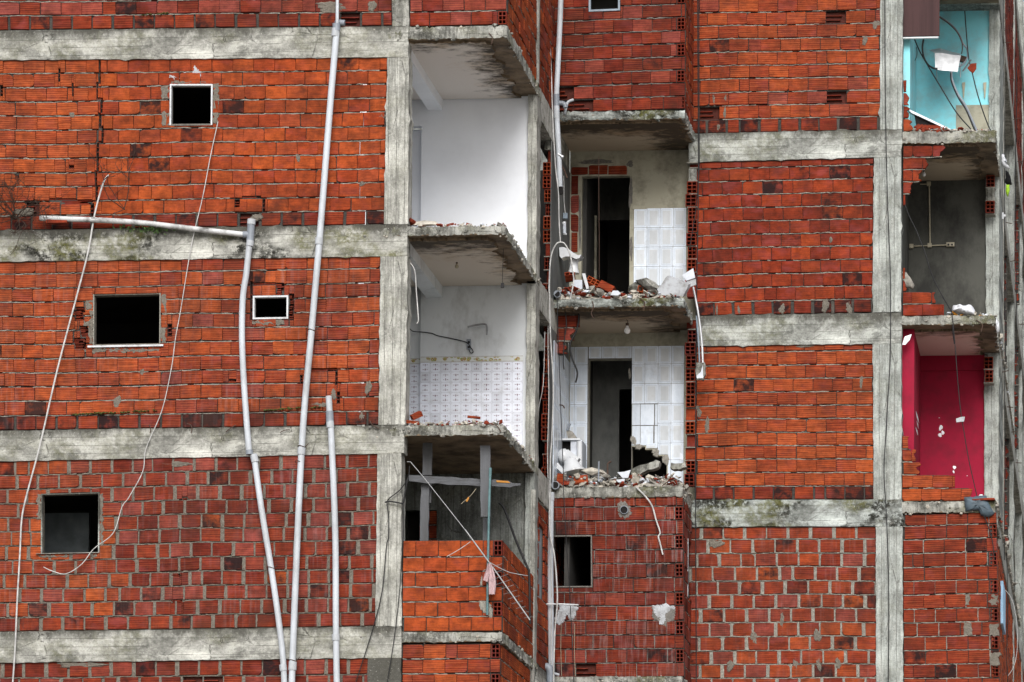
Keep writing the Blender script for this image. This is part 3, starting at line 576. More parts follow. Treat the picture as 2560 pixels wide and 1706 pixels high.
# dark interiors behind the left walls
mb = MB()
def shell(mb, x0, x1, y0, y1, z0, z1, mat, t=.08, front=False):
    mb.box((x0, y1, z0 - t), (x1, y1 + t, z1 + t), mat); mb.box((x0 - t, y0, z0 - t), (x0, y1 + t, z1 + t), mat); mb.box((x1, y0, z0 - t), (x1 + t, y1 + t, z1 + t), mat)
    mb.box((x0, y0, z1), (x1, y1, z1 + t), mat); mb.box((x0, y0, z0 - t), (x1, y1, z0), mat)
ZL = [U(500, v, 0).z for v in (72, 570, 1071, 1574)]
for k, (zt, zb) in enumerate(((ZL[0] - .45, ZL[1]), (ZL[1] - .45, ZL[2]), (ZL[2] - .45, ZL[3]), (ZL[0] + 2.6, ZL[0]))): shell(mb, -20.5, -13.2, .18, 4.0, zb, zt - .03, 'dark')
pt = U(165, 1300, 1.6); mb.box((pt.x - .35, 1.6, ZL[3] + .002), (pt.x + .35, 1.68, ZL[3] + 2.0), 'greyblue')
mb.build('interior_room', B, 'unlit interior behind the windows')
# --- slabs of the left corner rooms
def slab(name, xl, xr, yf, yb, zt, zb, label=None, mat='conc_rub', slope=0.0):
    mb = MB(); path = [(xl, yb), (xl, yf), (xr, yf), (xr, yb)]; pts = []
    for i in range(3):
        (x0, y0), (x1, y1) = path[i], path[i + 1]; L = math.hypot(x1 - x0, y1 - y0); n = max(2, int(L / .035))
        for j in range(n): pts.append((x0 + (x1 - x0) * j / n, y0 + (y1 - y0) * j / n, 1 if i else 0, i))
    pts.append((xr, yb, 1, 3)); top = []; mid = []; bot = []
    for x, y, k, i in pts:
        jx = rnd.gauss(0, .009) * k if i == 2 else 0; jy = rnd.gauss(0, .006) * k if i == 1 else 0
        f = (x - xl) / (xr - xl)
        top.append((x + jx, y + jy + .012, zt + rnd.gauss(0, .007) * k + slope * f)); mid.append((x + jx * .4, y + jy * .5, (zt + zb) / 2 + rnd.gauss(0, .012) + slope * f)); bot.append((x + jx, y + jy + .006, zb + (rnd.gauss(0, .006) + (rnd.random() < .12) * rnd.uniform(0, .03)) * k + slope * f))
    n = len(pts)
    for i in range(n - 1):
        mb.face([mid[i], mid[i + 1], top[i + 1], top[i]], mat); mb.face([bot[i], bot[i + 1], mid[i + 1], mid[i]], mat)
    for x, y, k, i in pts:
        if k and rnd.random() < .45: mb.rock((x + rnd.uniform(-.04, .01) * (i == 2), y + rnd.uniform(-.005, .05), rnd.choice((zt - .01, zt + .005, zb + .01, zb, (zt + zb) / 2)) + rnd.uniform(-.02, .015)), rnd.uniform(.012, .045), rnd.choice((mat, mat, 'greyrub', 'plrub')), (1, .8, .7))
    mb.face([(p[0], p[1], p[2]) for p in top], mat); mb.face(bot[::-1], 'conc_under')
    return mb.build(name, B, label)
LS = []
XLW = -13.0
for (u1, vt, vb) in ((1150, 66, 96), (1150, 566.5, 588), (1150, 1064, 1088), (1130, 1582, 1605)):
    zt, zb = U(u1, vt, 0).z, U(u1, vb, 0).z; LS.append((zt, zb)); slab('floor_slab', XLW, XA, .0, 3.3, zt, zb, 'broken edged concrete floor slab')
def plane(mb, pts, mat, uv=None, th=None): mb.face(pts, mat, uv)
def ceiling(xl, xr, yf, yb, z, mat, insF=.12, insR=.34, label=None):
    """plaster skin under a slab with a torn edge where the outer walls fell"""
    mb = MB(); pts = [(xl, yb), (xl, yf + insF)]
    n = 60
    for i in range(1, n): pts.append((xl + (xr - insR - xl) * i / n, yf + insF + abs(rnd.gauss(0, .02)) + .012 * math.sin(i * 1.7)))
    for i in range(n): pts.append((xr - insR + rnd.gauss(0, .02) + .05 * math.sin(i * .33) + .02 * math.sin(i * .9), yf + insF + .1 + (yb - yf - insF - .1) * i / (n - 1)))
    uv = [((x - xl) / (xr - xl), (y - yf) / (yb - yf)) for x, y in pts]
    mb.face([(x, y, z - .035) for x, y in pts][::-1], mat, uv[::-1])
    for i in range(len(pts)):
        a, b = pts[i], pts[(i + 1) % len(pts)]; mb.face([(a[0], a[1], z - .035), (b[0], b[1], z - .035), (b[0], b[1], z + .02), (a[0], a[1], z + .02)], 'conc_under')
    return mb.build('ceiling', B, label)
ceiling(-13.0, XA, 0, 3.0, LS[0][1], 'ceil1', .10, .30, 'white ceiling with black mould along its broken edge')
ceiling(-13.0, XA, 0, 3.0, LS[1][1], 'ceil2', .16, .26, 'peeling brown stained ceiling')
def room_box(name, x0, x1, y, z0, z1, mat, th=.12, label=None, parent=None):
    mb = MB(); mb.box((x0, y, z0), (x1, y + th, z1), mat); return mb.build(name, parent or B, label)
YB = 3.02
xn = [U(1053, 400, YB).x, U(1050, 950, YB).x]
cw = U(1319, 500, 2.95).x
def tri_extrude(mb, x0, x1, y0, y1, z0, z1, mat): mb.box((x0, y0, z0), (x1, y1, z1), mat)
# room with white walls
z0, z1 = LS[1][0], LS[0][1]
mb = MB(); zn = U(1045, 315, YB).z
mb.box((xn[0], YB, z0), (cw + .05, YB + .14, z1), 'white'); mb.box((-13.1, YB, zn), (xn[0], YB + .14, z1), 'white'); mb.box((-13.1, YB + .22, z0), (xn[0], YB + .30, zn), 'white'); mb.box((-13.1, .05, z0), (-13.0, YB + .3, z1), 'white')
mb.build('room_wall', B, 'smooth white plastered room wall')
def beam_in(u0, u1, v, yb, z1, mat, label=None):
    a, b = U(u0, v, yb), U(u1, v, yb); mb = MB(); pts = [(a.x, .12, a.z), (b.x, .12, a.z), (b.x, .12, z1), (a.x, .12, z1)]
    mb.prism(pts, (0, yb - .12, 0), mat); return mb.build('ceiling_beam', B, label)
beam_in(1070, 1107, 276, YB, z1, 'white', 'white plastered beam under the ceiling')
# tiled kitchen below
z0, z1 = LS[2][0], LS[1][1]
mb = MB(); mb.box((xn[1], YB, z0), (cw + .05, YB + .14, z1), 'whitedirty'); mb.box((-13.1, YB + .10, z0), (xn[1], YB + .2, z1), 'whitedirty'); mb.box((-13.1, .05, z0), (-13.0, YB + .3, z1), 'whitedirty')
kw = mb.build('room_wall', B, 'soiled white kitchen wall tiled in its lower half')
beam_in(1066, 1107, 745, YB, z1, 'whitedirty', 'stained plastered beam under the ceiling')
def uvquad(mb, x0, x1, y, z0, z1, mat, nu, nv, th=.012):
    mb.face([(x0, y, z0), (x1, y, z0), (x1, y, z1), (x0, y, z1)], mat, [(0, 0), (nu, 0), (nu, nv), (0, nv)])
    mb.face([(x0, y, z1), (x1, y, z1), (x1, y + th, z1), (x0, y + th, z1)], 'tilew'); mb.face([(x1, y, z0), (x1, y + th, z0), (x1, y + th, z1), (x1, y, z1)], 'tilew')
xt = U(1308, 950, YB).x; tz = U(1200, 906, YB).z; bz = U(1200, 891, YB).z; tl = .158
mb = MB(); n = (xt - xn[1]) / tl; uvquad(mb, xn[1] + .002, xt, YB - .012, z0, tz, 'floral', n, (tz - z0) / tl); uvquad(mb, xn[1] - .5, xn[1] - .004, YB + .088, z0, tz, 'floral', .5 / tl, (tz - z0) / tl); mb.build('tile_panel', kw, 'white tiles with small floral print')
mb = MB(); uvquad(mb, xn[1] + .002, xt, YB - .014, tz + .002, bz, 'border', n * 1.6, 1); uvquad(mb, xn[1] - .5, xn[1] - .004, YB + .086, tz + .002, bz, 'border', .5 / tl * 1.6, 1); mb.build('tile_border', kw, 'fruit patterned border tiles')
# open loggia at the bottom
z0, z1 = LS[3][0], LS[2][1]
mb = MB(); xa, xb = U(1048, 1300, YB).x, U(1092, 1300, YB).x
mb.box((xb, YB, z0), (cw + .05, YB + .14, z1), 'conc_old'); mb.box((-13.1, YB, z1 - .55), (xb, YB + .139, z1), 'conc_old'); mb.box((-13.1, YB + .6, z0), (xb, YB + .7, z1), 'dark'); mb.box((-13.1, .05, z0), (-13.0, YB + .6, z1), 'conc_old')
mb.build('room_wall', B, 'dark stained concrete wall of the open loggia')
pp = Panel((xa, YB + .02, z1 - .55), (xb, YB + .02, z1 - .55), (xb, YB + .02, z0), (xa, YB + .02, z0)); brick_wall(pp, B, pal='mid', seed=9, foot=False)
# corner column at the back right of the left rooms, one per storey
for k in range(3):
    z0, z1 = LS[k + 1][0] - .15, LS[k][1] + .02
    mb = MB(); mb.prism(rough([(cw, 2.95, z0), (XA, 2.95, z0), (XA, 2.95, z1), (cw, 2.95, z1)], .09, .005), (0, .38, 0), 'conc_col' if k != 2 else 'conc_colc'); mb.build('concrete_column', B)
# slender pale strips where the render of the side wall ends
for z0, z1 in ((LS[0][0], LS[0][0] + 2.7), (LS[3][0] - 1.2, LS[3][0] + 2.6)):
    mb = MB(); mb.box((XA - .05, 2.93, z0), (XA + .022, 3.02, z1), 'conc_col'); mb.build('corner_strip', B)
# storey above: front and return brick walls
zt = LS[0][0]
def front(x0, x1, y, z0, z1): return Panel((x0, y, z1), (x1, y, z1), (x1, y, z0), (x0, y, z0))
def side(y0, y1, x, z0, z1): return Panel((x, y0, z1), (x, y1, z1), (x, y1, z0), (x, y0, z0))
xcl = U(1024, 40, 0).x
brick_wall(front(xcl, XA - .005, .03, zt + .02, zt + 2.6), B, pal='wine', seed=12, hollows=2, foot=False, joint=.008)
brick_wall(side(.15, 2.92, XA - .01, zt + .02, zt + 2.6), B, pal='side', seed=13, foot=False, joint=.008)
brick_wall(side(3.03, 6.4, XA - .01, zt + .02, zt + 2.6), B, pal='mid', seed=14, foot=False, joint=.008)
# bottom parapet
zp = U(1120, 1351, 0).z; z3 = LS[3][0]; zq = U(1318, 1424, XA).z
xcl = U(1007, 1450, 0).x
par = brick_wall(front(xcl, XA - .002, -.002, z3 + .015, zp), B, 'parapet_wall', pal='bright', seed=15, hollows=1, foot=False, blen=.325, course=.217, joint=.008, label='bright orange brick parapet')
brick_wall(Panel((XA + .002, .12, zp), (XA + .002, 2.94, zp - .06), (XA + .002, 2.94, z3 + .015), (XA + .002, .12, z3 + .015)), B, 'parapet_wall', pal='side', seed=16, foot=False, course=.217, joint=.008, label='side parapet of striped orange bricks')
P_ = front(xcl, XA - .002, -.002, z3 + .015, zp)
for u, v, ra, rb in ((1213, 1518, .10, .13), (1208, 1452, .07, .08), (1226, 1532, .05, .1)): mb = MB(); P_.patch(mb, *P_.px(u, v), ra, rb, 'mortar', .006); mb.build('mortar_dab', par)
zb = LS[3][1] - .02
brick_wall(front(xcl, XA - .03, .04, zb - 1.3, zb), B, pal='mid', seed=17, hollows=1, foot=False, course=.217, blen=.325, joint=.008)
brick_wall(side(.16, 2.92, XA - .03, zb - 1.3, zb), B, pal='side', seed=18, foot=False, course=.217, joint=.008)
# side of the left block between its corner column and the middle bay
for k in range(4):
    zt, zb = LS[k][0], LS[k][0] - .45
    mb = MB(); mb.prism(rough([(XA, 3.33, zb), (XA, YM + 1.6, zb), (XA, YM + 1.6, zt), (XA, 3.33, zt)], .1, .008, Vector((1, 0, 0))), (-.25, 0, 0), 'conc_col' if k < 3 else 'conc'); mb.build('concrete_beam', B)
z0, z1 = LS[3][0] + .01, LS[2][0] - .46
sw = side(3.35, YM + 1.6, XA - .01, z0, z1); ow = (1347, 1325, 1361, 1490)
sb = brick_wall(sw, B, pal='mid', seed=19, holes=(ow,), foot=False)
mb = MB(); sw.slab(mb, sw.rect(ow), -.04, -.08, 'greyblue'); mb.build('window_board', sb, 'grey blue boarded window')
brick_wall(side(3.35, YM + 1.6, XA - .01, z0 - 2.2, z0 - .47), B, pal='wine', seed=20, foot=False)
for k in (0, 1):   # dark gap, then the torn end of a hollow brick wall
    z0, z1 = LS[k + 1][0], LS[k][0] - .45
    mb = MB(); mb.box((XA - 1.5, 4.6, z0), (XA - 1.42, 6.4, z1), 'dark'); mb.box((XA - 1.5, 6.3, z0), (XA - .14, 6.4, z1), 'dark'); mb.box((XA - 1.5, 3.36, z0), (XA - .14, 6.4, z0 + .01), 'dark'); mb.build('interior_room', B)
    mb = MB(); z = z0 + .02; i = 0; xe = U(1362, 500, 4.52).x
    while z < z1 - .05:
        h = min(.195, z1 - z); j = rnd.uniform(-.03, .02); r = rnd.random()
        P_ = front(xe + j, XA - .012, 4.5 + rnd.uniform(-.04, .05), z, z + h)
        if h > .1 and r < .78: P_.hollow(mb, (0, 0, P_.W, P_.H), (rnd.uniform(.3, .6), .8, .2, 0))
        elif r < .9: P_.slab(mb, (.01, 0, P_.W, P_.H), 0, -.15, 'conc_rub')
        else: P_.slab(mb, (.03, 0, P_.W, P_.H), -.04, -.15, 'brick', (.3, .8, .2, .1))
        mb.box((xe - .01, 4.52, z + h), (XA - .013, 4.7, z + h + .016), 'mortar'); z += h + .017; i += 1
    mb.box((xe + .02, 4.62, z0), (XA - .014, 6.4, z1), 'inner'); mb.build('brick_wall', B, 'torn end of a hollow brick wall')
    mb = MB(); mb.box((XA - .013, 4.48, z0), (XA - .001, 6.5, z1), 'darkrender'); mb.build('room_wall', B, 'dark rendered side wall')
# ------------------------------------------------------------------ middle bay
YB2 = 6.5
MS = []
for (vt, vb) in ((278, 299), (747, 767), (1218, 1243), (1692, 1716)):
    zt, zb = U(1560, vt, YM).z, U(1560, vb, YM).z; MS.append((zt, zb)); slab('floor_slab', XA + .002, XM, YM, 6.65, zt, zb, 'cracked grey floor slab of the middle bay', 'conc_blk' if vt < 1000 else 'conc_rub')
zt = MS[0][0]; P_ = Panel(U(1383, -200, YM + .03), U(1714, -207, YM + .03), U(1712, 272, YM + .03), U(1385, 284, YM + .03)); ow = (1472, -215, 1550, 30)
mt = brick_wall(P_, B, pal='deep', seed=30, holes=(ow,), missing=((1402, 245), (1418, 262), (1440, 258)), foot=False, hollows=2, mortar='mortar_dk')
mb = MB(); frame_bars(mb, P_, ow, .03, 'box', 'LRB', .01); mb.build('window_frame', mt, 'dark window frame')
brick_wall(side(YM + .15, YR + .02, XM - .012, zt + .01, zt + 2.75), B, pal='mid', seed=31, foot=False, joint=.008)
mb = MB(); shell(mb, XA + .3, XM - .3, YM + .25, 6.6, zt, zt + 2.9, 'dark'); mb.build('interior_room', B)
mb = MB(); mb.prism(rough([(XM, YM + .02, MS[0][1]), (XM, YR, MS[0][1]), (XM, YR, zt), (XM, YM + .02, zt)], .1, .008, Vector((1, 0, 0))), (-.05, 0, 0), 'conc'); mb.build('concrete_beam', B)
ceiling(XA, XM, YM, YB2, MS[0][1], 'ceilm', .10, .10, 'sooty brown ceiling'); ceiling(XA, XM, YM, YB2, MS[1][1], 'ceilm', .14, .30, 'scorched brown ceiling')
def tiles(mb, P, r, nx, ny, holes=(), seed=1, framed=1.0, miss=(), d=.010, rows=None, base=.95):
    R = random.Random(seed); a0, b0, a1, b1 = r; w = (a1 - a0) / nx; h = (b1 - b0) / ny
    for j in range(ny):
        for i in range(nx):
            if (i, j) in miss: continue
            q = (a0 + i * w + .003, b0 + j * h + .003, a0 + (i + 1) * w - .003, b0 + (j + 1) * h - .003)
            t = (R.random(), base * R.uniform(.86, 1.06), 1.0 if R.random() < framed else 0.0, 0); dz = d + R.uniform(-.0015, .0015)
            for k in cut(q, holes):
                if k[2] - k[0] < .015 or k[3] - k[1] < .015: continue
                uv = [((x - q[0]) / (q[2] - q[0]), (y - q[1]) / (q[3] - q[1])) for x, y in ((k[0], k[1]), (k[2], k[1]), (k[2], k[3]), (k[0], k[3]))]
                P.slab(mb, k, dz, -.002, 'tile', t, uv)
# upper middle room
z0, z1 = MS[1][0], MS[0][1]; PW = front(XA, XM + .02, YB2, z0, z1); door = PW.rect((1453, 440, 1575, 760))
mb = MB(); xs_ = PW.px(1430, 600)[0]
for r in cut((0, 0, PW.W, PW.H), [door]): PW.slab(mb, r, 0, -.13, 'render')
mw = mb.build('room_wall', B, 'bare cement wall with an open doorway')
R_ = random.Random(5)
for r, c in (((1428, 418, 1470, 438), 'wine'), ((1472, 413, 1519, 437), 'mid'), ((1521, 415, 1568, 437), 'mid'), ((1428, 440, 1446, 487), 'deep'), ((1427, 489, 1447, 534), 'deep'), ((1427, 536, 1446, 580), 'deep'), ((1428, 582, 1444, 632), 'deep')): mb = MB(); one_brick(mb, PW, PW.rect(r), tint(c, R_), 'brick', R_, .001, .5, False, .006); mb.build('exposed_brick', mw, 'brick laid bare beside the doorway')  # jamb bricks take the 'deep' palette, their shade put into the colour
for u, v, ra, rb in ((1490, 405, .42, .045), (1577, 480, .035, .35), (1450, 560, .03, .5), (1575, 410, .08, .06), (1578, 620, .03, .3)): mb = MB(); PW.patch(mb, *PW.px(u, v), ra, rb, 'mortar_dk', .004); mb.build('mortar_edge', mw)
mb = MB(); tiles(mb, PW, PW.rect((1584, 520, 1716, 716)), 4, 4, seed=3, framed=1, miss=()); PW.slab(mb, PW.rect((1584, 520, 1716, 716)), .003, -.003, 'mortar_dk'); mb.build('tile_panel', mw, 'block of sixteen white tiles with one chipped corner')
mb = MB(); PW.slab(mb, PW.rect((1583, 516, 1617, 524)), .016, 0, 'render'); mb.build('chipped_edge', mw)
mb = MB(); shell(mb, XA + .25, XM + .3, YB2 + .16, 9.2, z0 - .02, z1 + .02, 'dark'); a = U(1453, 540, 7.6); b = U(1492, 540, 7.6); mb.box((XA + .25, 7.6, z0), (b.x, 7.7, a.z), 'render'); mb.box((XA + .25, 7.9, a.z), (XM + .3, 8.0, z1), 'greyroom'); mb.build('interior_room', B, 'dim room seen through the doorway')
# lower middle room, tiled
z0, z1 = MS[2][0], MS[1][1]; PV = front(XA, XM + .02, YB2, z0, z1)
door2 = PV.rect((1471, 898, 1580, 1240)); hole2 = [PV.rect(q) for q in ((1579, 1117, 1613, 1240), (1612, 1124, 1640, 1240), (1639, 1140, 1667, 1240))]
mb = MB()
for r in cut((0, 0, PV.W, PV.H), [door2] + hole2): PV.slab(mb, r, 0, -.13, 'render')
mv = mb.build('room_wall', B, 'white tiled wall with a tall doorway and a hole broken beside it')
mb = MB(); H2 = [door2] + [(h[0] - .0, h[1], h[2] + .02, h[3] + .02) for h in hole2]
zr = [PV.px(1600, v)[1] for v in (866, 911, 960, 1010, 1059, 1109, 1151, 1215)]
cR = [PV.px(u, 1000)[0] for u in (1579.5, 1612, 1645, 1678, 1710)]; cL = [PV.px(u, 1000)[0] for u in (1425, 1436, 1469)]
for k in range(7):
    b1, b0 = zr[k], zr[k + 1]
    for c in (cR, cL):
        for i in range(len(c) - 1):
            if c is cR and i < 2 and k in (3, 4): continue
            tiles(mb, PV, (c[i], b0, c[i + 1], b1), 1, 1, H2, seed=k * 10 + i, framed=.85)
a = [PV.px(u, 1000)[0] for u in (1471, 1503, 1537, 1579)]
for i in range(3): tiles(mb, PV, (a[i], PV.px(1500, 897)[1], a[i + 1], zr[0]), 1, 1, (), seed=40 + i)
for r in ((1580, 1011, 1601, 1064), (1601, 1011, 1636, 1064), (1637, 1011, 1645, 1064), (1580, 1065, 1601, 1116), (1601, 1065, 1634, 1114), (1636, 1065, 1645, 1118)): tiles(mb, PV, PV.rect(r), 1, 1, H2, seed=int(r[0]), framed=0, base=.84)
[PV.slab(mb, q, .003, -.003, 'mortar_dk') for q in cut((cL[0], zr[7], cR[-1], zr[0]), H2)]; mb.build('tile_panel', mv, 'white framed wall tiles')
for u, v, ra, rb in ((1597, 1117, .10, .05), (1640, 1132, .09, .07), (1665, 1150, .07, .12), (1584, 1102, .06, .10), (1574, 935, .025, .10)): mb = MB(); PV.patch(mb, *PV.px(u, v), ra, rb, 'greyrub', .012); mb.build('broken_edge', mv, 'ragged mortar edge')
PS = side(YM + .03, YB2, XA, z0, z1); mb = MB(); tiles(mb, PS, (0, 0, PS.W, PS.H * .82), 8, 7, (), seed=77, d=.016); mb.build('tile_panel', mv, 'tiled side wall')
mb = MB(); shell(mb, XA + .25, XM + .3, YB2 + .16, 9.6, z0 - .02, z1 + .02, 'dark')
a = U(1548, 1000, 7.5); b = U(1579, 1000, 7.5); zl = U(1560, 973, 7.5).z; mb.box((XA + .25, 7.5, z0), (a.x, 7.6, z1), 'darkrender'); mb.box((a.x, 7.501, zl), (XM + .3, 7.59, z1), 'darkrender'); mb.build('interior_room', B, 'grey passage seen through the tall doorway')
# brick remains under the ceiling at the left, and the torn wall end at the right
zc = MS[1][1]; pr = front(XA + .005, XA + .5, YM + .35, zc - .66, zc)
brick_wall(pr, B, pal='deep', seed=33, foot=False, limits=[(0, .18), (0, .30), (0, .36), (0, .36)])
def torn_end(u0, u1, v0, v1, y, seed):
    R = random.Random(seed); mb = MB(); zt = U(u0, v0, y).z; z = U(u0, v1, y).z; x0, x1 = U(u0, v1, y).x, U(u1, v1, y).x
    while z < zt - .05:
        h = min(.195, zt - z); j = R.uniform(-.03, .02); P_ = front(x0 + j, x1 + R.uniform(-.02, .01), y + R.uniform(-.05, .03), z, z + h); r = R.random(); t = (R.uniform(.25, .6), R.uniform(.6, .95), .2, 0)
        if r < .6 and h > .1: P_.hollow(mb, (0, 0, P_.W, P_.H), t)
        elif r < .78: P_.slab(mb, (0, 0, P_.W, P_.H), -.02, -.16, 'conc_rub')
        elif r < .92: P_.slab(mb, (.01, .01, P_.W, P_.H), -.03, -.16, 'brick', t)
        mb.box((x0 + R.uniform(-.02, .03), y + .005, z + h), (x1, y + .17, z + h + .016), 'mortar'); z += h + .016
    return mb.build('brick_wall', B, 'torn end of a hollow brick wall')
torn_end(1714, 1738, 800, 1216, YR - .12, 4); torn_end(1717, 1742, 408, 745, YR - .06, 9)
# bottom storey of the middle bay
P_ = Panel(U(1384, 1244, YM + .03), U(1707, 1241, YM + .03), U(1710, 1692, YM + .03), U(1387, 1695, YM + .03)); ow = (1386, 1338, 1480, 1469)
mb3 = brick_wall(P_, B, pal='deep', seed=35, holes=(ow,), missing=((1465, 1680),), hollows=1, mat='brick_eff', mortar='mortar_dk', foot=False, course=.2235, blen=.32, joint=.01, fill=.6,
                 label='wine red brick wall streaked with white salt')
mb = MB(); frame_bars(mb, P_, ow, .02, 'mortar_dk', 'TRB', .006); mb.build('window_frame', mb3)
for m, d, l, blobs in (('mortar_dk', .002, 'dark mortar round the vent', ((1560, 1276, .17, .15),)), ('wallpatch', .006, 'pale plaster smear under the bar', ((1410, 1528, .15, .13), (1428, 1532, .10, .12), (1400, 1548, .10, .12), (1436, 1522, .06, .06))),
        ('mortar_dk', .003, 'dark rim of the plaster smear', ((1655, 1537, .20, .17), (1676, 1530, .10, .12), (1662, 1556, .10, .09))), ('wallpatch', .008, 'pale plaster smear near the corner', ((1648, 1530, .12, .13), (1662, 1522, .13, .08), (1656, 1548, .08, .10), (1680, 1520, .06, .05)))):
    mb = MB()
    for u, v, ra, rb in blobs: P_.patch(mb, *P_.px(u, v), ra, rb, m, d + rnd.uniform(-.001, .003), 40, .005)
    mb.build('plaster_patch', mb3, l)
mb = MB(); c = U(1560, 1275, YM - .01); ring = [c + Vector((math.cos(.3142 * k) * .066, 0, math.sin(.3142 * k) * .066)) for k in range(20)]; rin = [c + (p - c) * .86 for p in ring]; bk = [p + Vector((0, .12, 0)) for p in ring]; dk = [p + Vector((0, .008, 0)) for p in rin]
mb.mesh(ring + rin + bk + dk, [(k, (k + 1) % 20, 20 + (k + 1) % 20, 20 + k) for k in range(20)] + [(k, 40 + k, 40 + (k + 1) % 20, (k + 1) % 20) for k in range(20)], 'pvcgrey', True); mb.face([p + Vector((0, .01, 0)) for p in rin], 'black_and_shade'); mb.build('vent_pipe', mb3, 'round open pipe end in the wall')  # black disc painted as the shaded inside of the vent
mb = MB(); shell(mb, XA + .25, XM - .3, YM + .2, 7.5, MS[3][0], MS[2][1], 'dark'); a = U(1421, 1400, 6.4); mb.box((XA + .25, 6.4, MS[3][0]), (a.x, 6.5, MS[2][1]), 'darkrender'); mb.build('interior_room', B, 'dark room behind the square window')
PQ = side(YM + .15, YR + .02, XM - .004, MS[3][0], MS[2][1]); ow = (1719, 1362, 1730, 1490)
q = brick_wall(PQ, B, pal='wine', seed=36, holes=(ow,), mat='brick_eff', foot=False, course=.2235)
mb = MB(); PQ.slab(mb, PQ.rect(ow), -.05, -.09, 'greyblue'); a = PQ.rect(ow); PQ.slab(mb, (a[0], a[1], a[0] + .06, a[3]), .004, -.06, 'frame'); mb.build('window_frame', q, 'narrow side window with a white frame')
brick_wall(Panel(U(1387, 1716, YM + .06), U(1708, 1716, YM + .06), U(1708, 1800, YM + .06), U(1387, 1800, YM + .06)), B, pal='deep', seed=37, foot=False)
mb = MB()
for z0_, z1_ in ((MS[2][1] - .02, MS[2][0]),): mb.prism(rough([(XM, YM + .03, z0_), (XM, YR, z0_), (XM, YR, z1_), (XM, YM + .03, z1_)], .1, .02, Vector((1, 0, 0))), (-.06, 0, 0), 'conc_rub')
mb.build('concrete_beam', B)
# ------------------------------------------------------------------ right block
for a, b, c, d, m in (((1722, 334), (2256, 324), (2253, 392), (1722, 405.5), 'conc_cool'), ((1744, 790), (2254, 781), (2253, 858.5), (1744, 865.5), 'conc_cool'), ((1722, 1250.5), (2255, 1249), (2256, 1315.5), (1722, 1317.5), 'conc_blk')): conc('concrete_beam', (a, b, c, d), YR, .25, m)
for q in (((2201, -200), (2258, -200), (2255, 323.5), (2200, 324.5)), ((2185, 394), (2252.5, 392.5), (2252.5, 780.5), (2181.5, 781.5)), ((2182, 859.5), (2253, 859), (2254, 1248.5), (2184, 1249)), ((2189, 1316.5), (2256, 1316), (2258, 1800), (2191, 1800))): conc('concrete_column', q, YR + .004, .3, 'conc_colc')
YP = YR + .03
def Rp(*px): return pixpanel(px, YP)
brick_wall(Rp((1722, -200), (2203, -212), (2200, 324), (1724, 334)), B, pal='rightup', seed=40, course=.2165, blen=.3165, missing=((2080, 37), (2095, 240), (1752, 285)), dark=((2038, 310),), patches=((2190, 62, .07, .10), (1785, 250, .03, .12), (1814, 245, .03, .08), (1812, 283, .035, .1), (2162, 102, .06, .09), (1796, 318, .03, .08)))
brick_wall(Rp((1724, 407), (2184, 394), (2181, 781), (1742, 790)), B, pal='rightred', seed=41, course=.2165, blen=.3165, dark=((1955, 460), (2068, 495), (1800, 665), (2000, 600), (2115, 430), (2150, 773)), missing=(), patches=((1792, 775, .03, .1), (1847, 775, .03, .09), (1955, 773, .07, .09), (2063, 765, .08, .12), (2122, 770, .06, .14), (2077, 600, .03, .08)), label='plain dark red brick wall')
mb = MB(); PT = Rp((1724, 407), (2184, 394), (2181, 781), (1742, 790)); 
brick_wall(Rp((1742, 867), (2182, 859.5), (2184, 1249), (1740, 1250)), B, pal='rightor', seed=42, course=.2165, blen=.3165, dark=((1985, 1233), (1825, 1233), (2080, 1233), (2165, 1232), (2135, 1233)), patches=((1768, 1065, .06, .16), (2153, 957, .04, .12), (1745, 1030, .07, .12), (2010, 866, .16, .03)), label='bright orange striped brick wall')
brick_wall(Rp((1722, 1319), (2189, 1317), (2191, 1800), (1724, 1800)), B, pal='rightlow', seed=43, mat='brick_scuff', mortar='mortar', joint=.03, fill=.95, course=.2225, blen=.35, chip=.18, bed=.026, foot=False, dark=((1765, 1335), (1960, 1375), (1900, 1480), (1990, 1480), (1765, 1555), (2120, 1520), (1935, 1440), (1830, 1245)), patches=((1790, 1360, .14, .09), (1886, 1595, .08, .13), (2043, 1590, .07, .13), (1825, 1665, .06, .13), (1990, 1665, .06, .13), (2047, 1662, .05, .12), (2095, 1660, .05, .13), (1955, 1550, .045, .13)))
# rooms at the right corner
YC = 8.3; RS = []
XR = U(2253, 800, YR).x
for (vt, vb) in ((328, 357), (790, 811), (1254, 1282)):
    zt, zb = U(2380, vt, YR).z, U(2380, vb, YR).z; RS.append((zt, zb)); slab('floor_slab', XR - .3 + .31, XC, YR, 8.5, zt, zb, 'torn edged slab of the right corner rooms')
ZT0 = U(2400, 28, YC).z
def rroom(k, ul, ur, vv, mat, z0, z1, label):
    xl, xr = U(ul, vv, YC).x, U(ur, vv, YC).x; mb = MB()
    mb.box((xl, YC, z0), (xr + .05, YC + .12, z1), mat); mb.box((xl - .1, YR + .3, z0), (xl, YC + .12, z1), mat); mb.box((XR - .3, YR + .3, z0), (xl - .1, YR + .4, z1), mat); return mb.build('room_wall', B, label), xl, xr
rt, xl1, xr1 = rroom(0, 2291, 2473, 200, 'turq', RS[0][0], ZT0, 'turquoise painted room wall')
rg, xl2, xr2 = rroom(1, 2272, 2465, 600, 'greyroom', RS[1][0], RS[0][1], 'bare dark grey room wall')
rr, xl3, xr3 = rroom(2, 2301, 2461, 1000, 'crimson', RS[2][0], RS[1][1], 'crimson painted room wall')
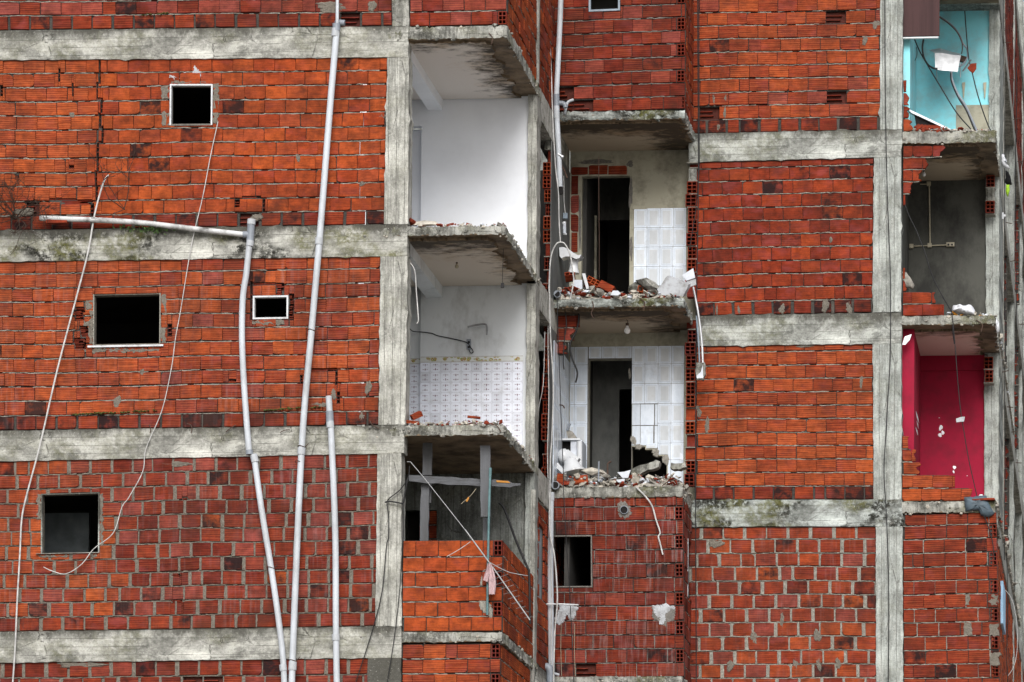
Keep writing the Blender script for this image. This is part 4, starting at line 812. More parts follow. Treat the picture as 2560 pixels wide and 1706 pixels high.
# left flank walls start at the column and stop at the painted wall
mb = MB(); z_ = U(2430, 263, YC - .003).z; a, b = U(2390, 290, YC).x, xr1; mb.box((a, YC - .006, RS[0][0]), (b + .04, YC + .01, z_), 'render'); mb.build('bare_patch', rt, 'unpainted cement patch low on the turquoise wall')
mb = MB(); zz = U(2400, 927, YC).z; mb.box((xl3 + .002, YC - .035, zz), (xr3, YC + .01, RS[1][1] - .036), 'crimson'); mb.build('soffit', rr, 'crimson lintel band')
PK = front(xl3, xr3, YC, RS[2][0], RS[1][1]); PL = side(YR + .3, YC, xl3, RS[2][0], RS[1][1])
for Q, L in ((PK, ((2352, 1070, .04, .06), (2350, 1088, .05, .04), (2357, 1082, .03, .05), (2386, 1169, .03, .045), (2384, 1180, .018, .03), (2418, 1190, .012, .008), (2348, 1045, .012, .01))), (PL, ((2293, 1043, .5, .05), (2294, 1062, .4, .03), (2292, 1079, .45, .035)))):
    for u, v, ra, rb in L: mb = MB(); Q.patch(mb, *Q.px(u, v), ra, rb, 'white', .002, 14, .003); mb.build('bare_spot', rr, 'white spot where the crimson paint is gone')
mb = MB(); mb.box((XR, YR + .25, ZT0), (XC, YC + .12, ZT0 + .3), 'conc_old'); mb.box((XR, YR + 1.3, ZT0 - .09), (XC, YR + 1.5, ZT0 + .01), 'conc_under'); mb.box((XR, YR, ZT0 + .28), (XC, YC + .1, ZT0 + .8), 'conc_rub'); mb.build('ceiling', B, 'dark beamed ceiling of the turquoise room')
ceiling(XR, XC, YR, YC, RS[0][1], 'ceilm', .10, .30, 'dark sooty ceiling'); ceiling(xl3 - .05, XC, YR, YC, RS[1][1], 'ceilp', .34, .30, 'pinkish ceiling with torn laths')
# corner column (per storey) and the side facade
for k, (z0, z1) in enumerate(((RS[0][0] - .02, ZT0 + 1.2), (RS[1][0] - .02, RS[0][1]), (RS[2][0] - .02, RS[1][1]))):
    xk = (xr1, xr2, xr3)[k]; mb = MB(); mb.prism(rough([(xk, YC - .05, z0), (XC - .004, YC - .05, z0), (XC - .004, YC - .05, z1), (xk, YC - .05, z1)], .09, .006), (0, 2.05, 0), 'conc_colc'); mb.build('concrete_column', B)
mb = MB(); mb.box((XC - .03, 10.26, RS[2][0]), (XC + .02, 10.32, ZT0 + 1.2), 'conc_col'); mb.build('corner_strip', B)
for y0, wpx in ((16.6, 2511), (22.4, 2538), (27, 2555)):
    x = U(wpx, 700, y0).x; mb = MB(); mb.prism(rough([(x, y0, 3), (XC, y0, 3), (XC, y0, 27), (x, y0, 27)], .25, .01), (0, .4, 0), 'conc_colc'); mb.build('concrete_column', B)
for k, z in enumerate((RS[0][0] + 5.9, RS[0][0] + 2.95, RS[0][0], RS[1][0], RS[2][0])):
    y0 = 8.5 if k >= 2 else YR
    mb = MB(); mb.prism(rough([(XC + .005, y0, z - .34), (XC + .005, 34, z - .34), (XC + .005, 34, z), (XC + .005, y0, z)], .2, .012, Vector((1, 0, 0))), (-.3, 0, 0), 'conc_col'); mb.build('concrete_beam', B)
    mb = MB(); mb.box((-9, 10.6, z - .2), (XC - .3, 33, z - .05), 'conc_under'); mb.build('floor_slab', B)
brick_wall(side(YR + .05, 33, XC - .02, RS[0][0] + 2.96, RS[0][0] + 5.5), B, pal='deep', seed=50, foot=False, back=True)
brick_wall(side(YR + .05, 33, XC - .012, RS[2][1] - 3.6, RS[2][1] - .16), B, pal='side', seed=51, foot=False, label='side wall of ridged brick seen at a steep angle')
mb = MB(); a = UX(2504, 1455, XC); b = UX(2509, 1585, XC); mb.box((XC - .02, a.y - .1, b.z), (XC + .03, b.y + .1, a.z), 'blueframe'); mb.build('window_frame', B, 'pale blue side window frame')
mb = MB(); mb.box((XC - 3, 10.6, 6), (XC - 2.9, 33, 27), 'dark'); mb.box((-9, 33, 6), (XC, 33.1, 27), 'dark'); mb.build('interior_room', B)
for z0, z1, y in ((RS[1][0], RS[0][0] - .35, 13.0), (RS[2][0], RS[1][0] - .35, 14.5), (RS[0][0], RS[0][0] + 2.6, 21), (RS[1][0], RS[0][0] - .35, 20.5)): torn_z = front(XC - .28, XC - .02, y, z0, z1); brick_wall(torn_z, B, pal='wine', seed=int(y), foot=False, limits=[(0, .26 - .02 * (i % 3)) for i in range(5)])
# remains of the front brick walls in those rooms
for k, lim in enumerate(([(0, .17), (0, .12), (0, .10), (0, .05)], [(0, .66), (0, .53), (0, .08), (0, .04)] + [(0, 0)] * 5 + [(0, .04), (0, .19), (0, .33), (0, .41), (0, .68)], [(0, 1.16), (0, .84), (0, .31), (0, .23), (0, .15)])):
    z0 = RS[k][0] + .01; zt = RS[k - 1][1] - .02 if k else ZT0
    n = len(lim); H_ = (zt - z0); crs = H_ / 14 if k == 1 else .212
    P_ = front(XR + .02, XR + 1.4, YR + .04, z0, z0 + (H_ if k == 1 else crs * n))
    brick_wall(P_, B, pal=('rightlow', 'rightred', 'rightor')[k], seed=60 + k, course=crs, blen=.316, limits=lim, foot=False, chip=.35, label='ragged remains of a brick wall')
P_ = Panel(U(2258, 1288, YP), U(2491, 1280, YP), U(2500, 1800, YP), U(2259, 1800, YP))
brick_wall(P_, B, pal='corner', seed=45, course=.222, blen=.338, hollows=1, foot=False, joint=.009, fill=.4, mortar='mortar', strips=((2477, 1487, 2497, 1516), (2472, 1559, 2498, 1590), (2474, 1630, 2499, 1663), (2412, 1484, 2425, 1514), (2408, 1556, 2430, 1588)))
for k in (0, 1):  # hollow brick ends beside the corner column
    z0 = RS[k][1] - (.75 if k == 0 else .62); mb = MB(); xx = (xr2, xr3)[k]
    for i in range(3 if k == 0 else 2):
        P_ = front(xx - .0 + rnd.uniform(0, .03), xx + .15, 8.0 + rnd.uniform(-.04, .04), z0 + i * .22 + .08, z0 + i * .22 + .28)
        if i == 1 and k == 0: P_.slab(mb, (0, 0, P_.W, P_.H), 0, -.2, 'conc_rub')
        else: P_.hollow(mb, (0, 0, P_.W, P_.H), (.35, .8, .3, 0))
        mb.box((xx, 8.0, z0 + i * .22 + .06), (xx + .16, 8.2, z0 + i * .22 + .08), 'mortar')
    mb.build('brick_wall', B, 'hollow brick stubs')
# base of the building below the picture, and the ground it stands on
mb = MB(); mb.box((-20.5, .1, 0), (XA - .1, 12, 8.0), 'conc_old'); mb.box((XA - .1, YM + .1, 0), (XM - .05, 12, 8.0), 'conc_old'); mb.box((XM - .05, YR + .1, 0), (XC - .05, 33, 8.0), 'conc_old'); mb.build('lower_storeys', B)
mb = MB(); mb.box((-20.5, 12.2, 8.0), (-9.1, 14, 22), 'conc_old'); mb.build('rear_wall', B)
g = MB(); n = 40
for i in range(1): g.face([(-900, -900, -.003), (900, -900, -.003), (900, 900, -.003), (-900, 900, -.003)], 'ground')
g.build('ground', kind='structure')
# ------------------------------------------------------------------ pipes and cables
def r_at(w, y=0): return w / 2 / (174 - 2.9 * max(y, 0))
def tubething(name, label, cat, px, y, w, mat, n=10, k=6, group=None, hollow=False):
    mb = MB(); mb.tube(pathU(px, y, k), r_at(w, y), mat, n, True, hollow); return mb.build(name, None, label, cat, group)
def part_tube(root, name, px, y, w, mat, n=14, k=1, hollow=False, label=None):
    mb = MB(); pts = pathU(px, y, k) if k > 1 else [U(p[0], p[1], p[2] if len(p) > 2 else y) for p in px]
    mb.tube(pts, r_at(w, y), mat, n, True, hollow); return mb.build(name, root, label)
def pipe(label, px, y, w, couplings, mat='pvc', group='plastic drain pipes down the left wall', ties=()):
    root = thing('drain_pipe', label, 'drain pipe', U(px[-1][0], px[-1][1], y), group)
    part_tube(root, 'pipe', px, y, w, mat, 16, 6, True)
    for (u0, v0, u1, v1, g) in couplings: part_tube(root, 'coupling', ((u0, v0), (u1, v1)), y, w * 1.22, g, 16)
    for (u, v) in ties:
        mb = MB(); c = U(u, v, y); r = r_at(w, y) * 1.12; mb.tube([c + Vector((math.cos(.5236 * k) * r, math.sin(.5236 * k) * r, .01 * math.sin(k))) for k in range(13)] + [c + Vector((r * 1.8, .02, .05))], .006, 'rust', 5); mb.build('wire_tie', root)
    return root
p = pipe('longest white drain pipe, running the full height of the left brick wall', ((841, 84), (825, 270), (799, 596), (779, 826), (754, 1125), (731, 1662), (730, 1800)), -.13, 16.5,
     ((841, 60, 841, 78, 'pvcgrey'), (840, 72, 838, 92, 'pvc'), (798, 595, 797, 612, 'pvc'), (754, 1120, 753, 1137, 'pvc'), (732, 1655, 731, 1676, 'pvc')), ties=((779, 826), (754, 1117), (747, 1155), (732, 1652)))
part_tube(p, 'upper_pipe', ((845, -200), (843, 60)), -.10, 8.5, 'pvc'); part_tube(p, 'elbow', ((843, 52), (846, 56), (862, 58)), -.02, 15, 'pvcgrey', 14, 4)
p = pipe('white drain pipe bowed in the middle, hanging from a grey tee on the mossy beam', ((624, 604), (616, 682), (608, 735), (605, 800), (606, 883), (612, 992), (623, 1136)), -.12, 15.5, ((626, 602, 624, 616, 'pvc'), (623, 1126, 624, 1137, 'pvcgrey')))
part_tube(p, 'tee', ((628, 552), (627, 575), (625, 604)), -.10, 19, 'pvcgrey', 16, 3); part_tube(p, 'tee_branch', ((628, 587), (608, 587)), -.10, 17, 'pvcgrey'); part_tube(p, 'cap', ((629, 549), (628, 562)), -.10, 21, 'pvc')
pipe('white drain pipe leaning right below the bowed one, its foot touching the longest pipe', ((635, 1140), (653, 1268), (677, 1416), (696, 1546), (709, 1668), (712, 1800)), -.10, 15.5, ((634, 1137, 638, 1156, 'pvc'), (707, 1662, 709, 1678, 'pvc')), ties=((677, 1420),))
pipe('short upright white drain pipe with open top and grey coupling, nearest the concrete column', ((822, 991), (824, 1029), (827, 1068), (838, 1329), (840, 1590), (844, 1800)), -.12, 16, ((824, 1029, 825, 1056, 'pvcgrey'), (825, 1054, 826, 1070, 'pvc'), (839, 1586, 840, 1602, 'pvc')))
h = thing('horizontal_pipe', 'mould stained white pipe lying along the mossy beam towards the grey tee', 'waste pipe', U(350, 590, -.1)); part_tube(h, 'pipe', ((100, 546), (226, 550), (348, 557), (479, 572), (612, 587)), -.09, 13.5, 'pvcdirty', 14, 6, True)
mb = MB(); a = U(118, 560, -.06); b = U(170, 551, -.06); mb.box((a.x, -.12, a.z), (b.x, -.02, b.z), 'redrub'); mb.build('brick_fragment', None, 'flat red brick fragment lying under the left end of the stained pipe', 'brick')
tubething('cable', 'thick white cable hanging in a long slant at the far left', 'cable', ((272, 438), (258, 459), (237, 535), (220, 631), (191, 744), (144, 922), (100, 1113), (65, 1245), (54, 1302), (50, 1381), (43, 1503), (37, 1633), (28, 1760)), -.07, 4.6, 'cablew', 8)
tubething('thin_cable', 'thin pale wire falling from the small square window and curling up below the lowest window', 'wire', ((545, 305), (526, 392), (507, 492), (479, 612), (452, 774), (439, 844), (429, 918), (405, 1026), (365, 1122), (357, 1179), (322, 1244), (305, 1268), (283, 1333), (235, 1372), (204, 1411), (165, 1435), (130, 1428), (109, 1418)), -.045, 2.3, 'cablew', 6)
tubething('black_wire', 'black wire looping across the left concrete column beside the loggia', 'wire', ((1024, 1165), (1020, 1195), (1000, 1225), (970, 1250), (969, 1270), (972, 1300), (971, 1345), (966, 1368), (955, 1480), (930, 1580), (885, 1720)), -.04, 2.6, 'cableb', 6)
tubething('black_wire', 'black wire bundle pinned flat over the column corner by the loggia', 'wire', ((962, 1256), (975, 1254), (995, 1257), (1008, 1258), (1012, 1235), (1020, 1195)), -.05, 4, 'cableb', 6)
tubething('black_wire', 'black wire dropping along the right edge of the left column to the bottom', 'wire', ((1008, 1258), (1009, 1330), (1004, 1400), (998, 1490), (985, 1600), (966, 1720)), -.04, 2.4, 'cableb', 6)
# bent bits of tie wire left in the concrete
for i, (pts, lab) in enumerate((( ((375, 1083), (377, 1074), (373, 1062)), 'short bent tie wire sticking out left of the wire cluster on the third beam'), (((478, 1083), (480, 1070), (475, 1062), (467, 1060)), 'hooked tie wire above the third beam, left of the bowed pipe'), (((565, 1081), (575, 1072), (590, 1063)), 'slanted tie wire on the third beam beside the bowed pipe'), (((700, 1082), (712, 1076), (724, 1075)), 'tie wire lying flat on the third beam between two pipes'), (((925, 1052), (930, 1062), (948, 1072)), 'tie wire curling from the third beam next to the column'))):
    tubething('tie_wire', lab, 'wire', [(u, v) for u, v in pts], -.03, 2.6, 'rust', 5, 4, 'bent tie wires left in the concrete')
# middle bay pipework
d = thing('downpipe', 'tall white downpipe in front of the middle bay ending in a broken tip', 'drain pipe', U(1400, 480, YM - .2))
part_tube(d, 'pipe', ((1404, -90), (1402, 0), (1397, 120), (1391, 240), (1391, 270), (1397, 385), (1400, 468)), YM - .2, 13.5, 'pvc', 16, 5)
part_tube(d, 'coupling', ((1391, 237), (1391, 266)), YM - .2, 15.5, 'pvcgrey'); part_tube(d, 'coupling', ((1391, 266), (1392, 297)), YM - .2, 15, 'pvc'); part_tube(d, 'clamp', ((1395, 386), (1408, 394)), YM - .22, 9, 'steel', 8)
part_tube(d, 'broken_tip', ((1400, 466), (1402, 486)), YM - .19, 11, 'black_and_shade', 8); part_tube(d, 'branch', ((1395, 258), (1410, 260), (1414, 270)), YM - .18, 12, 'pvcgrey', 14, 3)
tubething('waste_elbow', 'small grey bent waste pipe beside the tall downpipe above the middle slab', 'waste pipe', ((1411, 285), (1415, 270), (1419, 257), (1427, 252), (1434, 250)), YM - .06, 7, 'pvc')
d = thing('downpipe', 'lower white downpipe in the corner beside the wine red brick wall', 'drain pipe', U(1377, 1700, YM - .3))
part_tube(d, 'pipe', ((1377, 1236), (1376, 1400), (1377, 1560), (1381, 1800)), YM - .3, 15.5, 'pvc', 16, 5); part_tube(d, 'coupling', ((1377, 1232), (1377, 1252)), YM - .3, 18, 'pvc'); part_tube(d, 'elbow', ((1357, 1668), (1368, 1668), (1375, 1676), (1376, 1700), (1376, 1760)), YM - .42, 20, 'pvcgrey', 16, 5); part_tube(d, 'stub', ((1384, 1684), (1398, 1688)), YM - .2, 7, 'pvc')
tubething('pipe_bracket', 'pale horizontal bar fixed across the lower downpipe', 'bracket', ((1364, 1511), (1404, 1511), (1446, 1513)), YM - .4, 4.5, 'frame', 6, 1)
tubething('white_cable', 'white cable running down the corner left of the middle bay from top to the loop', 'cable', ((1374, 92), (1378, 180), (1382, 300), (1387, 390), (1390, 430), (1396, 482), (1398, 559), (1401, 606)), YM - .35, 3.2, 'cablew', 8)
tubething('cable_loop', 'white cable bent into an upside down U above the rubble', 'cable', ((1426, 748), (1434, 705), (1433, 686), (1426, 640), (1413, 612), (1401, 606), (1389, 613), (1377, 645), (1373, 712), (1374, 745), (1376, 836), (1383, 963), (1380, 1080), (1376, 1154), (1375, 1250)), YM - .45, 3.6, 'cablew', 8)
tubething('white_cable', 'white cable bulging away from the lower downpipe beside the dark window', 'cable', ((1375, 1200), (1374, 1290), (1376, 1340), (1386, 1390), (1392, 1460), (1393, 1510), (1387, 1580), (1384, 1690), (1384, 1800)), YM - .48, 4, 'cablew', 8)
tubething('white_cable', 'second white cable running straight down the corner past the tiled room', 'cable', ((1372, 700), (1370, 850), (1372, 1000), (1369, 1150), (1374, 1300), (1379, 1480), (1378, 1690), (1379, 1800)), YM - .40, 2.6, 'cablew', 6)
tubething('thin_cable', 'thin grey wire sagging inside the dark gap beside the tiled room', 'wire', ((1362, 830), (1358, 960), (1347, 1020), (1343, 1100), (1340, 1115)), 3.9, 2, 'cablew', 5)
tubething('black_cable', 'long black cable dropping beside the right brick bay over the full height', 'cable', ((1744, -60), (1745, 200), (1746, 400), (1745, 560), (1742, 700), (1740, 900), (1739, 1100), (1739, 1300), (1740, 1500), (1741, 1800)), YR - .4, 2.8, 'cableb', 6)
tubething('black_cable', 'second black cable swinging off beside the torn brick ends', 'cable', ((1747, -60), (1748, 300), (1748, 420), (1740, 520), (1730, 585), (1724, 622)), YR - .3, 2.3, 'cableb', 6)
tubething('black_cable', 'black cable hanging in front of the right concrete column from top to bottom', 'cable', ((2212, -60), (2213, 200), (2216, 400), (2221, 560), (2226, 700), (2226, 870), (2222, 960), (2215, 1080), (2210, 1180), (2215, 1270), (2220, 1400), (2222, 1550), (2219, 1800)), YR - .07, 2.6, 'cableb', 6)
tubething('black_cable', 'black cable dropping through the tiled middle room past the sink', 'cable', ((1393, 745), (1395, 830), (1400, 960), (1404, 1080), (1408, 1170), (1409, 1230), (1416, 1360), (1424, 1480), (1430, 1600), (1436, 1740)), YM - .25, 2.2, 'cableb', 6)
tubething('black_cable', 'thick black cable dangling in an S bend in the tiled middle room', 'cable', ((1436, 746), (1443, 755), (1447, 797), (1440, 830), (1425, 861), (1430, 895), (1442, 925), (1443, 940), (1439, 957)), YM + .3, 4.6, 'cableb', 8)
tubething('cable_stub', 'short grey cable hanging straight down from the scorched middle ceiling', 'cable', ((1412, 772), (1416, 810), (1411, 850), (1408, 900), (1410, 924)), YM + .2, 3, 'cableb', 6)
tubething('hanging_cable', 'frayed pale cable hanging over the wine red brick wall under the vent', 'cable', ((1590, 1218), (1612, 1240), (1630, 1265), (1640, 1300), (1650, 1331), (1646, 1342), (1650, 1358), (1657, 1387)), YM - .04, 4.2, 'cablew', 7)
tubething('thin_cable', 'thin tan cord hanging straight down the doorway of the upper middle room', 'cord', ((1497, 392), (1497, 480), (1498, 600), (1498, 698)), YM + .6, 1.5, 'rust', 5)
for u, lab in ((1403, 'pale thread hanging left on the salt streaked wall'), (1437, 'pale thread hanging right below the plaster patch')): tubething('thread', lab, 'cord', ((u, 1560), (u - 1, 1620), (u + 1, 1690)), YM - .02, 1.2, 'cream', 4, 3)
c = thing('conduit', 'white conduit hanging from the torn slab corner and carrying a chunk of tiled wall', 'conduit', U(1757, 905, YR - .5))
part_tube(c, 'pipe', ((1733, 718), (1745, 780), (1754, 850), (1757, 908)), YR - .5, 6, 'steel', 10, 5); part_tube(c, 'cable', ((1741, 790), (1746, 850), (1749, 906)), YR - .48, 4.5, 'box', 8, 4)
mb = MB(); q = [U(u, v, YR - .5) for u, v in ((1740, 907), (1762, 905), (1764, 935), (1758, 950), (1742, 949), (1739, 925))]; mb.prism(rough(q, .05, .006), (0, .1, 0), 'conc_rub'); q = [U(u, v, YR - .506) for u, v in ((1757, 913), (1758, 945), (1742, 946), (1741, 940), (1752, 930))]; mb.prism(q, (0, .02, 0), 'tilew'); mb.build('tiled_chunk', None, 'broken piece of white tile on mortar dangling from the conduit', 'tile')
# ------------------------------------------------------------------ lamps, switches, sinks
def bulb(u, v, y, ztop, r, label, mat='glass', cord=True):
    root = thing('light_bulb', label, 'light bulb', U(u, v, y)); c = U(u, v, y); mb = MB(); n = 14
    prof = [(0, -1), (.5, -.87), (.87, -.5), (1, 0), (.87, .5), (.55, .95), (.42, 1.25), (.42, 1.5)]
    vs = [c + Vector((math.cos(6.2832 * k / n) * a * r, math.sin(6.2832 * k / n) * a * r, b * r)) for a, b in prof for k in range(n)]
    mb.mesh(vs, [(i * n + k, i * n + (k + 1) % n, (i + 1) * n + (k + 1) % n, (i + 1) * n + k) for i in range(len(prof) - 1) for k in range(n)], mat, True); mb.build('globe', root)
    mb = MB(); mb.tube([c + Vector((0, 0, 1.45 * r)), c + Vector((0, 0, 2.3 * r))], r * .5, 'rust', 10); mb.build('socket', root)
    mb = MB(); mb.tube(smooth_path([c + Vector((0, 0, 2.2 * r)), c + Vector((.01, 0, 2.8 * r)), c + Vector((-.03, 0, ztop - c.z))], 4), .006, 'cableb', 6); mb.build('cord', root)
bulb(1568, 827, YM + .75, MS[1][1] - .01, .052, 'white light bulb hanging under the scorched middle ceiling')
bulb(1142, 667, 1.5, LS[1][1] - .01, .03, 'bare light bulb in a rusty socket on the peeling kitchen ceiling', 'cream')
bulb(2310, 437, YC - 1.2, RS[0][1] - .03, .032, 'round bulb behind the ragged bricks of the grey room')
s_ = thing('pull_switch', 'small black pull switch dangling on a cord from the kitchen ceiling', 'switch', U(1256, 712, .8)); c = U(1256, 714, .8)
mb = MB(); mb.box(c - Vector((.022, .02, .035)), c + Vector((.022, .02, .035)), 'cableb'); mb.build('body', s_); mb = MB(); mb.tube([c + Vector((0, 0, .03)), Vector((c.x + .01, c.y, LS[1][1] - .01))], .004, 'cableb', 5); mb.build('cord', s_)
kx = U(1172, 862, YB - .02); s_ = thing('wall_socket', 'grey double socket on the kitchen wall above the fruit border', 'socket', kx)
mb = MB(); a, b = U(1167, 875, YB), U(1178, 849, YB); mb.box((a.x, YB - .03, a.z), (b.x, YB, b.z), 'pvcgrey'); mb.build('box', s_); mb = MB()
for v in (856, 868): q = U(1172, v, YB - .034); mb.tube([q, q + Vector((0, .01, 0))], .02, 'cableb', 10)
mb.build('outlet', s_)
tubething('cable', 'grey cable sagging along the kitchen wall to the double socket', 'cable', ((1024, 822), (1034, 829), (1060, 831), (1080, 834), (1095, 840), (1130, 847), (1165, 856), (1176, 868), (1183, 880), (1177, 883), (1172, 874)), YB - .03, 2.6, 'cableb', 6)
tubething('shower_arm', 'bent chrome pipe sticking out of the kitchen wall', 'pipe', ((1169, 818), (1190, 813), (1212, 811), (1217, 818), (1217, 838)), YB - .12, 5, 'alu', 10, 4)
tubething('white_cable', 'peeling white cable hanging at the left edge of the kitchen opening', 'cable', ((1020, 640), (1024, 655), (1033, 668), (1038, 685), (1041, 730), (1044, 770), (1046, 800), (1042, 810)), .25, 3, 'cablew', 7)
s_ = thing('wall_lamp', 'white fluorescent lamp on the dark rendered side wall of the upper middle room', 'lamp', U(1411, 587, YM + 1))
part_tube(s_, 'tube', ((1411, 560), (1411, 584)), YM + .9, 9, 'tilew', 10); part_tube(s_, 'end_cap', ((1409, 556), (1411, 561)), YM + .9, 11, 'porc', 10); part_tube(s_, 'end_cap', ((1408, 585), (1417, 586)), YM + .9, 5, 'porc', 8)
mb = MB(); a, b = U(1408, 547, YM + .9), U(1419, 533, YM + .9); mb.box((a.x, YM + .88, a.z), (b.x, YM + .95, b.z), 'box'); mb.build('switch_box', None, 'small blue grey switch box on a cord above the fluorescent lamp', 'switch')
tubething('thin_cable', 'thin white wire leading down to the small switch box', 'wire', ((1409, 440), (1410, 470), (1410, 500), (1413, 533)), YM + .88, 2.2, 'cablew', 5)
tubething('hanging_rod', 'rusty bent rod sticking out near the broken tip of the downpipe', 'rod', ((1405, 415), (1412, 430), (1418, 446)), YM + .5, 5, 'rust', 6, 2)
# washbasin on a pedestal (upper middle room)
w = thing('washbasin', 'broken white washbasin tilted on its pedestal beside the cable loop', 'washbasin', U(1432, 682, YM + .5))
mb = MB(); yb = YM + .45; q = [U(u, v, yb) for u, v in ((1398, 619), (1408, 618), (1420, 622), (1433, 632), (1444, 638), (1453, 637), (1449, 645), (1440, 648), (1425, 641), (1412, 642), (1403, 646), (1399, 640))]; mb.prism(q, (0, .28, .02), 'porc'); mb.build('bowl', w)
mb = MB(); c0 = U(1435, 648, yb + .15); c1 = U(1434, 684, yb + .15); prof = [(0, .085), (.3, .066), (.7, .072), (1, .095)]
mb.tube([c0 + (c1 - c0) * t for t, r in prof], [r for t, r in prof], 'porc', 14); mb.build('pedestal', w)
# sink corner in the lower middle room
s_ = thing('sink_unit', 'white sink block with a loose grey basin standing on it', 'sink', U(1430, 1180, YM + .9)); yb = YM + .9
mb = MB(); a, b = U(1426, 1185, yb), U(1455, 1100, yb); mb.box((a.x, yb, a.z), (b.x, yb + .5, b.z), 'tilew'); mb.tube([U(1449, 1104, yb - .02), U(1449, 1178, yb - .02)], .045, 'porc', 12); mb.build('body', s_)
mb = MB(); a, b = U(1404, 1102, yb), U(1452, 1097, yb); mb.box((a.x, yb - .04, a.z), (b.x, yb + .5, b.z), 'porc'); a, b = U(1403, 1130, yb + .05), U(1426, 1101, yb); mb.box((a.x, yb + .1, a.z), (b.x, yb + .3, b.z), 'black_and_shade'); mb.build('top', s_)  # black block set under the overhanging left end of the top
mb = MB(); mb.prism([U(u, v, yb) for u, v in ((1416, 1078), (1422, 1075), (1432, 1080), (1440, 1092), (1441, 1097), (1420, 1098))], (0, .25, 0), 'greyrub'); mb.tube([U(1418, 1077, yb), U(1421, 1067, yb), U(1425, 1059, yb)], .022, 'pvcgrey', 8); mb.build('basin', s_)
t = thing('toilet', 'broken white toilet lying on its side in the rubble of the tiled room', 'toilet', U(1430, 1182, YM + .5)); yb = YM + .5
def lathe(mb, p0, p1, prof, mat, n=18):
    p0, p1 = Vector(p0), Vector(p1); mb.tube([p0 + (p1 - p0) * a for a, r in prof], [r for a, r in prof], mat, n)
mb = MB(); lathe(mb, U(1425, 1146, yb), U(1433, 1182, yb), [(0, .06), (.12, .10), (.4, .12), (.7, .155), (.88, .19), (.95, .21), (1, .20)], 'porc'); mb.build('bowl', t)
mb = MB(); lathe(mb, U(1396, 1148, yb + .1), U(1424, 1138, yb + .1), [(0, .05), (.1, .11), (.5, .135), (.85, .12), (1, .07)], 'porc'); mb.build('outlet', t)
mb = MB(); mb.prism([U(u, v, yb + .02) for u, v in ((1413, 1128), (1420, 1124), (1448, 1145), (1444, 1152), (1422, 1141))], (0, .16, 0), 'porc'); mb.build('seat_rim', t)
for (u0, v0, u1, v1, lab) in ((1386, 1165, 1407, 1185, 'white trim strip leaning in the corner beside the toilet'), (1390, 1160, 1413, 1186, 'second white trim strip leaning against the toilet')):
    mb = MB(); a, b = U(u0, v0, YM + .4), U(u1, v1, YM + .35); mb.prism([a, a + Vector((.03, 0, .02)), b + Vector((.03, 0, .02)), b], (0, .03, 0), 'porc'); mb.build('trim_strip', None, lab, 'strip', 'trim strips beside the toilet')
tubething('tap_pipe', 'small bent tap pipe on the tiled side wall above the sink', 'pipe', ((1392, 1013), (1402, 1013), (1408, 1015), (1411, 1021)), YM + .6, 3.4, 'rust', 7, 3)
for pts, m, lab in ((((1496, 1204), (1497, 1160), (1497, 1154)), 'pvcgrey', 'grey water pipe standing up from the rubble in front of the tall doorway'), (((1519, 1204), (1519, 1165), (1521, 1158), (1528, 1154)), 'rust', 'rusty water pipe with bent head standing right of the grey one')): tubething('standpipe', lab, 'pipe', pts, YM + .1, 4.4, m, 8, 3, 'pipes standing in the rubble')
mb = MB(); q = U(1393, 735, YM - .06); mb.tube([q, q + Vector((-.02, .2, .02))], .055, 'pvcgrey', 14); q2 = q + Vector((0, -.003, 0)); mb.tube([q2, q2 + Vector((0, .01, 0))], .044, 'black_and_shade', 14); mb.build('pipe_stub', None, 'open end of a dark pipe stub in the rubble under the cable loop', 'pipe')  # black disc on the stub imitates its shaded mouth
mb = MB(); q = U(1388, 1213, YM - .1); mb.tube([q, q + Vector((-.02, .2, .0))], .065, 'pvcgrey', 14); q2 = q + Vector((0, -.003, 0)); mb.tube([q2, q2 + Vector((0, .01, 0))], .052, 'black_and_shade', 14); mb.build('pipe_stub', None, 'open end of a dark pipe stub above the lower downpipe', 'pipe')  # shade of this open mouth is a black disc too
# ------------------------------------------------------------------ rubble
def heap(label, x0, x1, y0, y1, z, n, hmax, mats, big=.07, bias=1.0, peak=None):
    mb = MB(); gx, gy = max(6, int((x1 - x0) / .06)), max(4, int((y1 - y0) / .07)); G = {}
    for i in range(gx + 1):
        for j in range(gy + 1):
            f = i / gx; h = hmax * .62 * (peak(f) if peak else 1) * (.45 + .55 * math.sin(3.1 * f + 1.7 * math.sin(5 * f + x0)) ** 2) * rnd.uniform(.35, 1) * min(1, j * .9 + .12, (gy - j) + .1)
            G[i, j] = (x0 + (x1 - x0) * f, y0 + .01 + (y1 - y0 - .02) * j / gy, z + .004 + h)
    for i in range(gx):
        for j in range(gy): mb.face([G[i, j], G[i + 1, j], G[i + 1, j + 1], G[i, j + 1]], 'greyrub' if rnd.random() < .6 else 'plrub')
    for i in range(n):
        x, y = rnd.uniform(x0, x1), y0 + (y1 - y0) * rnd.random() ** bias; hh = hmax * (peak((x - x0) / (x1 - x0)) if peak else 1)
        r = big * rnd.uniform(.2, 1) ** 2.1; m = rnd.choice(mats); c = (x, y, z + rnd.uniform(0, hh))
        if rnd.random() < .45: mb.rock(c, r, m, (1, rnd.uniform(.5, 1), rnd.uniform(.4, .9)))
        else: mb.shard(c, r * 1.15, rnd.uniform(.008, .02), m, .9)
    return mb.build('rubble', None, label, 'rubble', None, 'stuff')
RM = ('redrub', 'redrub', 'plrub', 'plrub', 'greyrub', 'tilew')
heap('thin line of brick crumbs along the edge of the white room floor', U(1040, 560, 0).x, XA - .03, .03, .5, LS[1][0], 260, .045, RM, .06)
